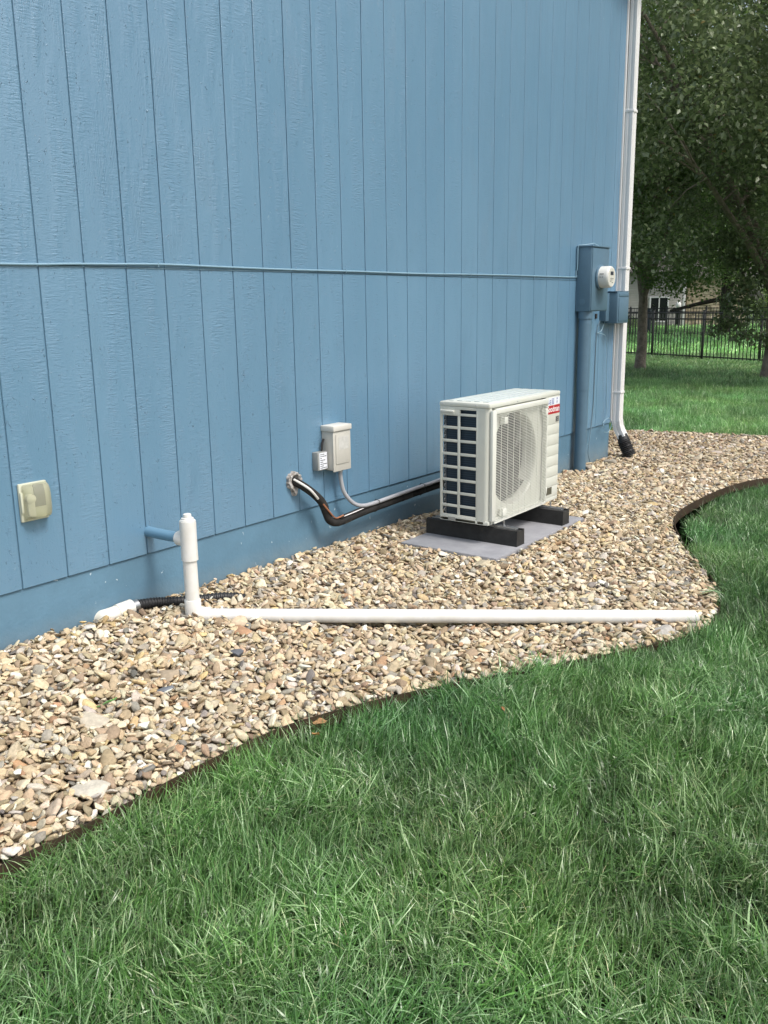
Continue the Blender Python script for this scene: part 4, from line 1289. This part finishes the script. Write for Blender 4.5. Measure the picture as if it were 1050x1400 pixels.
def lawn(name, region, dens, idx_rng, sc, label, tilt=.42, edge_gap=.010, bright=1.12):
    x0, x1, y0, y1 = region
    st_ = 1/math.sqrt(dens)          # one tuft per small cell, so that no bald holes are left
    gx_, gy_ = np.meshgrid(np.arange(x0, x1, st_), np.arange(y0, y1, st_))
    n = gx_.size
    x = gx_.ravel()+rng.uniform(-.25, 1.25, n)*st_; y = gy_.ravel()+rng.uniform(-.25, 1.25, n)*st_
    dx = x-CAM.x; dy = y-CAM.y
    dep = dx*Fv.x+dy*Fv.y+.3; lat = dx*Rv.x+dy*Rv.y
    k = (dep > -.5) & (np.abs(lat) < dep*.62+1.5) & ~in_poly(x, y)
    k &= ~((x < 0) & (y < HOUSE_Y1) & (x > HOUSE_X0))
    x, y = x[k], y[k]
    if y0 < 9:
        d = dist_curve(x, y, EC[::2])
        # bare metal shows in some stretches
        gap = edge_gap+np.where((y > 1.95) & (y < 2.42), .028, 0)+np.where(y < 1.95, .002, 0)+np.where((y > 5.1) & (y < 7.7), .085, 0)
        k = d > gap; x, y = x[k], y[k]; d = d[k]
    else:
        d = dist_curve(x, y, BC[::2]); k = d > .02; x, y, d = x[k], y[k], d[k]
    n = len(x)
    f1 = fbm(x, y, 2.3, 3); f2 = fbm(x, y, 2.3, 11); f3 = fbm(x, y, 5.5, 23); f4 = fbm(x, y, .9, 31); f5 = fbm(x, y, 11., 71)
    # lean direction field
    la = np.arctan2(f2, f1)+rng.normal(0, .7, n)
    lt = np.abs(rng.normal(0, tilt, n))*(.5+1.6*np.clip(f3+.4, 0, 1))
    lt = np.clip(lt, 0, 1.15)
    yaw = rng.uniform(0, 2*PI, n)
    R_ = []
    for a, t, w in zip(la, lt, yaw):
        m_ = Matrix.Rotation(t, 3, Vector((-math.sin(a), math.cos(a), 0))) @ Matrix.Rotation(w, 3, 'Z')
        e = m_.to_euler(); R_.append((e.x, e.y, e.z))
    s = sc*rng.uniform(.8, 1.2, n)*(1+.45*f3)*(1-.25*np.clip(f4, -1, 1))
    S_ = np.stack([s, s, s*rng.uniform(.8, 1.15, n)], 1)
    zz = zl(x, y)
    if y0 < 9:          # trimmed shorter along the metal edging
        k_ = np.where((y < 2.45) | ((y > 5.1) & (y < 7.6)), np.clip(.68+(d-.02)*6, .68, 1), 1.0)
        S_ = S_*k_[:, None]
    P = np.stack([x, y, zz+.005], 1)
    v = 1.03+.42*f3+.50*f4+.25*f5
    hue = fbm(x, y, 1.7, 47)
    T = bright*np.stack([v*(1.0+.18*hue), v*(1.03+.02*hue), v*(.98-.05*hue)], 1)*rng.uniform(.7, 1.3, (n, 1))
    I_ = rng.integers(idx_rng[0], idx_rng[1], n)
    print(name, n)
    return scatter(name, P, R_, S_, I_, T, TUFTS, label=label)
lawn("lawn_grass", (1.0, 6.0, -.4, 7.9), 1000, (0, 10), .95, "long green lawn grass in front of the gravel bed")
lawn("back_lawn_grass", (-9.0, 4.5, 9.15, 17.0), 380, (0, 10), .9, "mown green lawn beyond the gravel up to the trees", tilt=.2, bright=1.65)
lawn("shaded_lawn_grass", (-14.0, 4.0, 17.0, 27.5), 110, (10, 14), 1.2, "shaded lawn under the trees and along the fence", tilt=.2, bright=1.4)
lawn("neighbor_lawn_grass", (-32.0, 6.0, 27.5, 62.0), 12, (14, 16), 1.1, "bright lawn beyond the black fence", tilt=.2, bright=2.6)  # tint gain puts the missing sunlight into the grass colour

# blades lying in the gravel / leaves on the lawn
def leaf_obj(loc, size, col, rot, lab, name="fallen_leaf", cat="leaf", grp="fallen leaves on the lawn", curl=.5, wid=.55):
    N = 8; vs = []; fs = []
    for i in range(N+1):
        t = i/N; w = size*wid*.5*math.sin(PI*min(1, t*1.02+.001))**.8
        for u in (-1, -.5, 0, .5, 1):
            vs.append((size*(t-.5), w*u, size*curl*(abs(u)*.22*(w/size*3)+.25*(t-.5)**2)+.003*math.sin(t*9+u*3)))
    for i in range(N):
        for k in range(4): fs.append((i*5+k, i*5+k+1, (i+1)*5+k+1, (i+1)*5+k))
    b0 = len(vs); vs += [(x, y, z-.0005) for x, y, z in vs]; fs += [tuple(b0+q for q in reversed(f)) for f in fs[:]]
    mb = MB(); mb.add(vs, fs, True)
    o = mb.build(name, mat("leaf_"+lab[:8], col, .6, col2=tuple(c*1.4 for c in col), vscale=60), sharp=70)
    o.location = loc; o.rotation_euler = rot
    return tag(o, lab, cat, grp)
leaf_obj((1.27, 2.12, -.318), .050, (.36, .20, .09), (.3, -.2, .5), "tan curled leaf in the grass just below the exposed edging")
leaf_obj((1.32, 2.04, -.315), .042, (.42, .21, .08), (-.3, .5, 1.6), "orange brown leaf in the grass, lower right of the tan curled leaf")
leaf_obj((1.74, 2.55, -.315), .038, (.38, .18, .08), (.5, .9, 1.2), "small rust brown leaf standing in the middle of the lawn")
leaf_obj((1.67, 2.72, -.315), .045, (.40, .42, .30), (.1, .2, .1), "pale grey green leaf on the lawn close to the gravel edge")
leaf_obj((.66, 1.72, float(zg(.66, 1.72))+.03), .075, (.10, .22, .06), (.2, -.35, .9), "single green grass blade lying on the gravel at left", "grass_blade", "grass blade", None, wid=.12)

# ------------------------------------------------------------------ trees
def leaf_material(name, c1, c2, rough=.45):
    m = bpy.data.materials.new(name); m.use_nodes = True
    n = m.node_tree.nodes; l = m.node_tree.links; b = n["Principled BSDF"]
    b.inputs['Roughness'].default_value = rough; b.inputs['Specular IOR Level'].default_value = .9
    a = n.new("ShaderNodeAttribute"); a.attribute_name = 'shade'
    rp = n.new("ShaderNodeValToRGB"); rp.color_ramp.elements[0].color = (*c1, 1); rp.color_ramp.elements[1].color = (*c2, 1)
    x = rp.color_ramp.elements.new(.96); x.color = (*c2, 1)
    rp.color_ramp.elements[-1].color = (.22, .18, .06, 1)
    l.new(a.outputs['Fac'], rp.inputs[0]); l.new(rp.outputs[0], b.inputs['Base Color'])
    tr = n.new("ShaderNodeBsdfTranslucent"); l.new(rp.outputs[0], tr.inputs['Color'])
    ms = n.new("ShaderNodeMixShader"); ms.inputs[0].default_value = .42
    out = n["Material Output"]
    l.new(b.outputs[0], ms.inputs[1]); l.new(tr.outputs[0], ms.inputs[2]); l.new(ms.outputs[0], out.inputs['Surface'])
    return m
M_LEAF1 = leaf_material("maple_leaf", (.072, .15, .034), (.21, .32, .09))
M_LEAF2 = leaf_material("pear_leaf", (.095, .148, .055), (.28, .34, .17), .35)
M_LEAF3 = leaf_material("far_leaf", (.09, .17, .036), (.22, .32, .08))
M_LEAF4 = leaf_material("bright_leaf", (.05, .10, .02), (.13, .19, .05))
def leaves_mesh(name, centers, radii, per, size, m, parent, seed, jit=.5, squash=.75):
    r = np.random.default_rng(seed)
    cen = np.repeat(np.array(centers), per, axis=0); rad = np.repeat(np.array(radii), per)
    n = len(cen)
    d = r.normal(size=(n, 3)); d /= np.linalg.norm(d, axis=1)[:, None]
    rr = r.random(n)**.45
    pos = cen+d*(rr*rad)[:, None]*np.array([1, 1, squash])
    # leaf frame
    a = r.uniform(0, 2*PI, n); dip = r.normal(-.45, .45, n)
    t = np.stack([np.cos(a)*np.cos(dip), np.sin(a)*np.cos(dip), np.sin(dip)], 1)
    up = np.tile([0, 0, 1.], (n, 1))+r.normal(0, .45, (n, 3))
    s = np.cross(t, up); s /= np.linalg.norm(s, axis=1)[:, None]
    nn = np.cross(s, t)
    L = size*r.uniform(.65, 1.25, n)[:, None]; W = L*.31
    p0 = pos; p1 = pos+t*L*.45+s*W+nn*L*.06; p2 = pos+t*L-nn*L*.10; p3 = pos+t*L*.45-s*W+nn*L*.06
    V = np.stack([p0, p1, p2, p3], 1).reshape(-1, 3)
    me = bpy.data.meshes.new(name)
    me.vertices.add(4*n); me.vertices.foreach_set('co', V.astype(np.float32).ravel())
    me.loops.add(6*n); me.polygons.add(2*n)
    base = (np.arange(n)*4)[:, None]
    me.loops.foreach_set('vertex_index', (base+np.array([0, 1, 2, 0, 2, 3])).ravel().astype(np.int32))
    me.polygons.foreach_set('loop_start', (np.arange(2*n)*3).astype(np.int32))
    sh = np.clip(r.normal(.45, .22, n), 0, .95); sh[r.random(n) < .006] = 1
    at = me.attributes.new('shade', 'FLOAT', 'POINT'); at.data.foreach_set('value', np.repeat(sh, 4).astype(np.float32))
    me.materials.append(m); me.update(); me.validate()
    o = bpy.data.objects.new(name, me); C.objects.link(o); o.parent = parent
    if parent is not None: o.location = -world_loc(parent)
    o['kind'] = 'stuff'
    return o
def tree(label, base, trunk_r, fork_z, height, crown_r, leafsize, nclump, per, m, bark, seed, crown_c=None, clump_r=.55, low=None, group="trees behind the lawn", lean=(0, 0), extra=None, name="tree", zmin=1.9):
    r = random.Random(seed)
    bx, by = base; bz = float(zl(bx, by))
    root = empty(name, (bx, by, bz)); tag(root, label, "tree", group)
    B0 = Vector((bx, by, bz)); T0 = Vector((bx+lean[0], by+lean[1], bz+fork_z))
    m_ = MB()
    pts = [B0+Vector((0, 0, -.15)), B0+Vector((0, 0, .02)), B0+Vector((0, 0, .15)), B0.lerp(T0, .35)+Vector((.02, .01, 0)), B0.lerp(T0, .7), T0, T0+Vector((0, 0, .5))]
    m_.tube(pts, [trunk_r*1.5, trunk_r*1.35, trunk_r*1.1, trunk_r, trunk_r*.92, trunk_r*.88, trunk_r*.5], 14)
    m_.build("trunk", bark, root)
    cc = Vector(crown_c) if crown_c else Vector((bx, by, bz+(height+fork_z)/2+.3))
    hz = (height-fork_z)/2+.2
    cl = []; rd = []
    tips = []
    for b in range(8):
        a = b/8*2*PI+r.uniform(-.3, .3); e = r.uniform(.2, 1.1)
        tgt = cc+Vector((math.cos(a)*crown_r*.72, math.sin(a)*crown_r*.72, hz*(-.5+1.2*r.random())))
        st = T0+Vector((0, 0, r.uniform(-.25, .4)))
        mid = st.lerp(tgt, .45)+Vector((0, 0, .35))
        P = smooth3([st, st.lerp(mid, .5)+Vector((0, 0, .1)), mid, mid.lerp(tgt, .55)+Vector((r.uniform(-.2, .2), r.uniform(-.2, .2), .1)), tgt], 4)
        rs = [trunk_r*.52*(1-i/(len(P)-1))**.8+.012 for i in range(len(P))]
        m_ = MB(); m_.tube(P, rs, 8)
        for q in range(6):
            i = r.randrange(5, len(P)-1); s0 = Vector(P[i])
            tp = s0+Vector((r.uniform(-1, 1), r.uniform(-1, 1), r.uniform(-.5, .9)))*crown_r*.4
            m_.tube([s0, s0.lerp(tp, .5)+Vector((0, 0, .08)), tp], [rs[i]*.6, rs[i]*.35, .006], 5)
            tips.append(tp)
        m_.build("branch", bark, root)
        tips.append(tgt)
    k = 0
    while len(cl) < nclump:
        if tips and len(cl) < len(tips): c = tips[len(cl)]
        else:
            d = Vector((r.gauss(0, 1), r.gauss(0, 1), r.gauss(0, 1))).normalized()
            t = r.random()**.38
            c = cc+Vector((d.x*crown_r*t, d.y*crown_r*t, d.z*hz*t))
        if c.z < bz+zmin+r.uniform(-.25, .25): c.z = bz+zmin+r.uniform(0, .6)
        cl.append(tuple(c)); rd.append(clump_r*r.uniform(.6, 1.35))
    if extra:
        for c, q in extra: cl.append(tuple(c)); rd.append(q)
    leaves_mesh("crown", cl, rd, per, leafsize, m, root, seed)
    return root
tree("slim forked tree with grey trunk just right of the downspout, before the fence", (-4.5, 20.35), .115, 1.55, 8.6, 3.1, .085, 330, 190, M_LEAF1, M_BARK, 11, clump_r=.62, crown_c=(-4.5, 20.2, 4.5), zmin=1.62,
     extra=[((-4.3, 19.6, 1.75), .5), ((-3.4, 19.8, 1.6), .5), ((-3.0, 20.2, 1.8), .5), ((-4.0, 19.5, 1.5), .35)])
exC = [((-1.75+rnd.uniform(-.35, .5), 18.2+rnd.uniform(-.5, .4), .30+q*.14), .30) for q in range(14)]
tree("tree at the right border whose leafy branches hang almost to the grass", (-1.33, 18.85), .13, 1.6, 9.5, 3.9, .098, 420, 170, M_LEAF2, M_BARK, 12, clump_r=.62, crown_c=(-1.6, 17.4, 5.2), zmin=2.3, extra=exC)
tb_ = tree("big dark tree with thick trunk beyond both black fences", (-9.75, 45.2), .27, 2.4, 13, 6.0, .19, 330, 150, M_LEAF1, M_BARKD, 13, clump_r=1.1, zmin=2.1)
m_ = MB()
m_.tube(smooth3([(-9.8, 45.0, 1.1), (-10.6, 44.9, .95), (-11.5, 45.0, .75), (-12.4, 45.2, .55)]), [.12-.003*i for i in range(19)], 7)
m_.tube(smooth3([(-9.6, 45.0, 1.2), (-9.2, 44.8, 1.0), (-8.6, 44.8, .95)]), .07, 7)
m_.tube(smooth3([(-9.7, 45.1, 1.5), (-9.3, 45.0, 1.9), (-8.7, 45.0, 2.6), (-8.2, 45, 3.0)]), [.13, .12, .12, .11, .11, .1, .1, .1, .09, .09, .08, .08, .08, .07, .07, .06, .06, .05, .05], 7)
m_.build("branch", M_BARKD, tb_)
tree("leafy tree rising behind the slim forked tree, trunk hidden by the downspout", (-11.2, 33.5), .2, 2.6, 13, 4.6, .15, 300, 150, M_LEAF3, M_BARKD, 14, clump_r=.95, zmin=2.6)
tree("bushy round tree filling the gap behind the border tree at right", (-4.6, 36.0), .2, 2.8, 12, 4.6, .15, 300, 150, M_LEAF3, M_BARKD, 15, clump_r=.95, zmin=3.0)
tree("tall tree far behind the neighboring house at left", (-26.0, 75.0), .35, 4, 17, 8.0, .34, 260, 110, M_LEAF3, M_BARKD, 16, clump_r=1.8, zmin=3)
tree("tall tree far behind the stone wing of the neighboring house", (-15.0, 78.0), .35, 4, 18, 8.5, .34, 260, 110, M_LEAF4, M_BARKD, 17, clump_r=1.8, zmin=2)
tree("added tree out of view right of the border tree, darkening the wall", (5.6, 18.6), .13, 1.6, 9.5, 3.8, .12, 200, 170, M_LEAF2, M_BARK, 18, clump_r=.8, zmin=2.0)  # added beyond the frame to block low sky from the house wall
tree("second added tree out of view, farther right, darkening the wall", (9.5, 14.5), .15, 1.6, 10, 4.2, .14, 200, 150, M_LEAF1, M_BARK, 19, clump_r=.9, zmin=2.0)  # also added unseen, for a darker wall and darker reflections
# shrubs by the neighbour house
def shrub(label, c, rx, rz, n, per, size, m, seed, cr):
    root = empty("shrub", (c[0], c[1], float(zl(*c)))); tag(root, label, "shrub", "shrubs beyond the fences")
    r = random.Random(seed); bz = float(zl(*c))
    m_ = MB()
    for q in range(5): m_.tube([(c[0], c[1], bz-.05), (c[0]+r.uniform(-.5, .5)*rx, c[1]+r.uniform(-.5, .5)*rx, bz+rz)], .03, 5)
    m_.build("stem", M_BARKD, root)
    cl = [(c[0]+r.gauss(0, .5)*rx, c[1]+r.gauss(0, .5)*rx, bz+abs(r.gauss(.5, .35))*rz) for _ in range(n)]
    leaves_mesh("foliage", cl, [cr*r.uniform(.6, 1.3) for _ in cl], per, size, m, root, seed)
shrub("rounded bright green shrub right of the thick dark trunk", (-9.6, 54.0), 2.0, 2.3, 40, 110, .14, M_LEAF3, 31, .5)
shrub("wide light green shrub at the far right beyond the fences", (-5.6, 53.0), 2.4, 3.2, 60, 110, .15, M_LEAF4, 32, .6)
shrub("low dark shrub below the neighboring window", (-17.3, 51.5), 1.2, .8, 24, 90, .10, M_LEAF1, 33, .35)

# ------------------------------------------------------------------ fences
def fence(label, a, b, post_at, sp=.105, h=1.25, seed=0):
    a = np.array(a, float); b = np.array(b, float); d = b-a; L = np.linalg.norm(d); d /= L
    ang = math.atan2(d[1], d[0])
    root = empty("metal_fence", (a[0], a[1], float(zl(*a)))); tag(root, label, "fence", "black metal picket fences")
    def P(s): 
        p = a+d*s; return p[0], p[1], float(zl(*p))
    for top in (.10, h-.20, h-.04):
        m_ = MB(); x0, y0, z0 = P(0); x1, y1, z1 = P(L)
        m_.tube([(x0, y0, z0+top), (x1, y1, z1+top)], .019, 4); m_.build("rail", M_FENCE, root)
    pm = MB(); pm.box(-.009, .009, -.009, .009, .06, h, .002)
    proto = None; s = .05
    cnt = 0
    posts = []
    q = post_at
    while q > 0: q -= 1.95
    q += 1.95
    while q < L: posts.append(q); q += 1.95
    while s < L:
        if min([abs(s-p) for p in posts]+[9]) > .05:
            x, y, z = P(s)
            if proto is None:
                proto = pm.build("picket", M_FENCE, root); o = proto
            else:
                o = proto.copy(); C.objects.link(o); o.parent = root
            o.location = Vector((x, y, z))-world_loc(root); o.rotation_euler = (0, 0, ang)
            cnt += 1
        s += sp
    pp = None
    for q in posts:
        x, y, z = P(q)
        if pp is None:
            m_ = MB(); m_.box(-.027, .027, -.027, .027, -.05, h+.03, .003); m_.box(-.034, .034, -.034, .034, h+.03, h+.055, .008); pp = m_.build("post", M_FENCE, root); o = pp
        else:
            o = pp.copy(); C.objects.link(o); o.parent = root
        o.location = Vector((x, y, z))-world_loc(root); o.rotation_euler = (0, 0, ang)
    return root
fence("nearer black metal picket fence behind the slim trees", (-10.2, 28.1), (-.6, 23.0), 6.38, sp=.125, h=1.3)
fence("farther black metal picket fence across the neighboring yard", (-17.5, 43.6), (-5.0, 41.2), 6.0, sp=.14, h=1.3)

# ------------------------------------------------------------------ neighbouring house
nh = empty("neighbor_house", (-18, 58, -.5))
tag(nh, "pale grey neighboring house with white window and tan stone wing", "house")
# frame aligned with the view: u to the right, w away
o_n = Vector((-15.75, 57.5, -.5)); un = Vector((math.cos(.27), math.sin(.27), 0)); wn_ = Vector((-math.sin(.27), math.cos(.27), 0))
RN = Matrix.Rotation(.27, 4, 'Z'); MN = Matrix.Translation(o_n) @ RN
mb = MB(); mb.box(-9, 0, 0, 8, -.2, 3.4, M=MN); mb.build("wall", M_NSIDE, nh)
mb = MB(); mb.box(-.12, .03, -.03, .1, -.1, 3.4, .005, M=MN); mb.build("corner_board", M_WHITE, nh)
for i in range(22):
    m_ = MB(); m_.box(-9, -.13, -.018, 0, .05+i*.15, .19+i*.15, .003, M=MN)
    m_.build("siding_board", M_NSIDE, nh)
wf = MB(); wx0, wx1, wz0, wz1 = -2.02, -1.02, .30, 1.72
for a_, b_, c_, d_ in ((wx0-.09, wx0, wz0-.09, wz1+.09), (wx1, wx1+.09, wz0-.09, wz1+.09), (wx0, wx1, wz1, wz1+.09), (wx0, wx1, wz0-.09, wz0), ((wx0+wx1)/2-.03, (wx0+wx1)/2+.03, wz0, wz1)):
    wf.box(a_, b_, -.07, -.019, c_, d_, .004, M=MN)
wfo = wf.build("window_frame", M_WHITE, nh)
for a_, b_ in ((wx0, (wx0+wx1)/2-.03), ((wx0+wx1)/2+.03, wx1)):
    m_ = MB(); m_.box(a_, b_, -.035, -.022, wz0, wz1, M=MN); m_.build("pane", M_NPANE, wfo)
mb = MB(); mb.box(.04, 3.6, 1.2, 7.5, -.2, 2.9, M=MN); mb.build("stone_wing", M_NSTONE, nh)
sp_ = MB(); r_ = random.Random(5)
for j in range(9):
    x = .06
    while x < 3.55:
        w = r_.uniform(.25, .6); w = min(w, 3.58-x)
        sp_.box(x+.01, x+w-.01, 1.2-r_.uniform(.03, .09), 1.2, -.05+j*.32+.01, -.05+(j+1)*.32-.01, .02, M=MN)
        x += w
o = sp_.build("stone_veneer", M_NSTONE, nh); o['kind'] = 'stuff'
mb = MB()
mb.add([MN @ Vector(v) for v in ((-9.5, -.5, 3.3), (.5, -.5, 3.3), (.5, 4, 5.4), (-9.5, 4, 5.4), (.5, 8.5, 3.3), (-9.5, 8.5, 3.3))], [(0, 1, 2, 3), (3, 2, 4, 5), (1, 4, 2), (0, 3, 5), (0, 5, 4, 1)])
mb.add([MN @ Vector(v) for v in ((.0, .8, 2.9), (4.0, .8, 2.9), (4.0, 4.4, 4.4), (.0, 4.4, 4.4), (4.0, 7.9, 2.9), (.0, 7.9, 2.9))], [(0, 1, 2, 3), (3, 2, 4, 5), (1, 4, 2), (0, 3, 5), (0, 5, 4, 1)])
mb.build("roof", M_ROOF, nh)
# garden globe on stand, utility pedestal, mulch bed
gg = empty("garden_globe", (-15.9, 55.5, -.5)); tag(gg, "pale round globe on a dark stand beside the neighboring window", "ornament")
m_ = MB(); m_.rings((-15.45, 55.5, .55), (0, 0, 1), [(0, .02)]+[(.22-.22*math.cos(PI*k/10), max(.02, .15*math.sin(PI*k/10))) for k in range(1, 10)]+[(.44, .01)], 18); m_.build("globe", M_WHITE, gg)
m_ = MB(); m_.rings((-15.45, 55.5, -.60), (0, 0, 1), [(0, .28), (.1, .26), (.2, .16), (.8, .16), (1.1, .22), (1.16, .2)], 14); m_.build("stand", M_FENCE, gg)
up = MB(); up.box(-13.45, -13.20, 44.6, 44.85, -.7, .62, .03); up.box(-13.48, -13.17, 44.57, 44.88, .62, .68, .02)
tag(up.build("utility_pedestal", mat("pedestal_grey", (.06, .08, .10), .6)), "blue grey utility pedestal standing by the farther fence", "pedestal")
mb = MB()
pts = []
for k in range(40):
    a = 2*PI*k/40; rr = 1+.12*math.sin(3*a)
    pts.append((-10.3+3.6*rr*math.cos(a), 44.9+1.7*rr*math.sin(a)))
mb.add([(-10.3, 44.9, float(zl(-10, 45))+.12)]+[(x, y, float(zl(x, y))+.01) for x, y in pts], [(0, 1+k, 1+(k+1) % 40) for k in range(40)], True)
tag(mb.build("mulch_bed", M_MULCH), kind='structure', label="dark mulch around the thick tree")
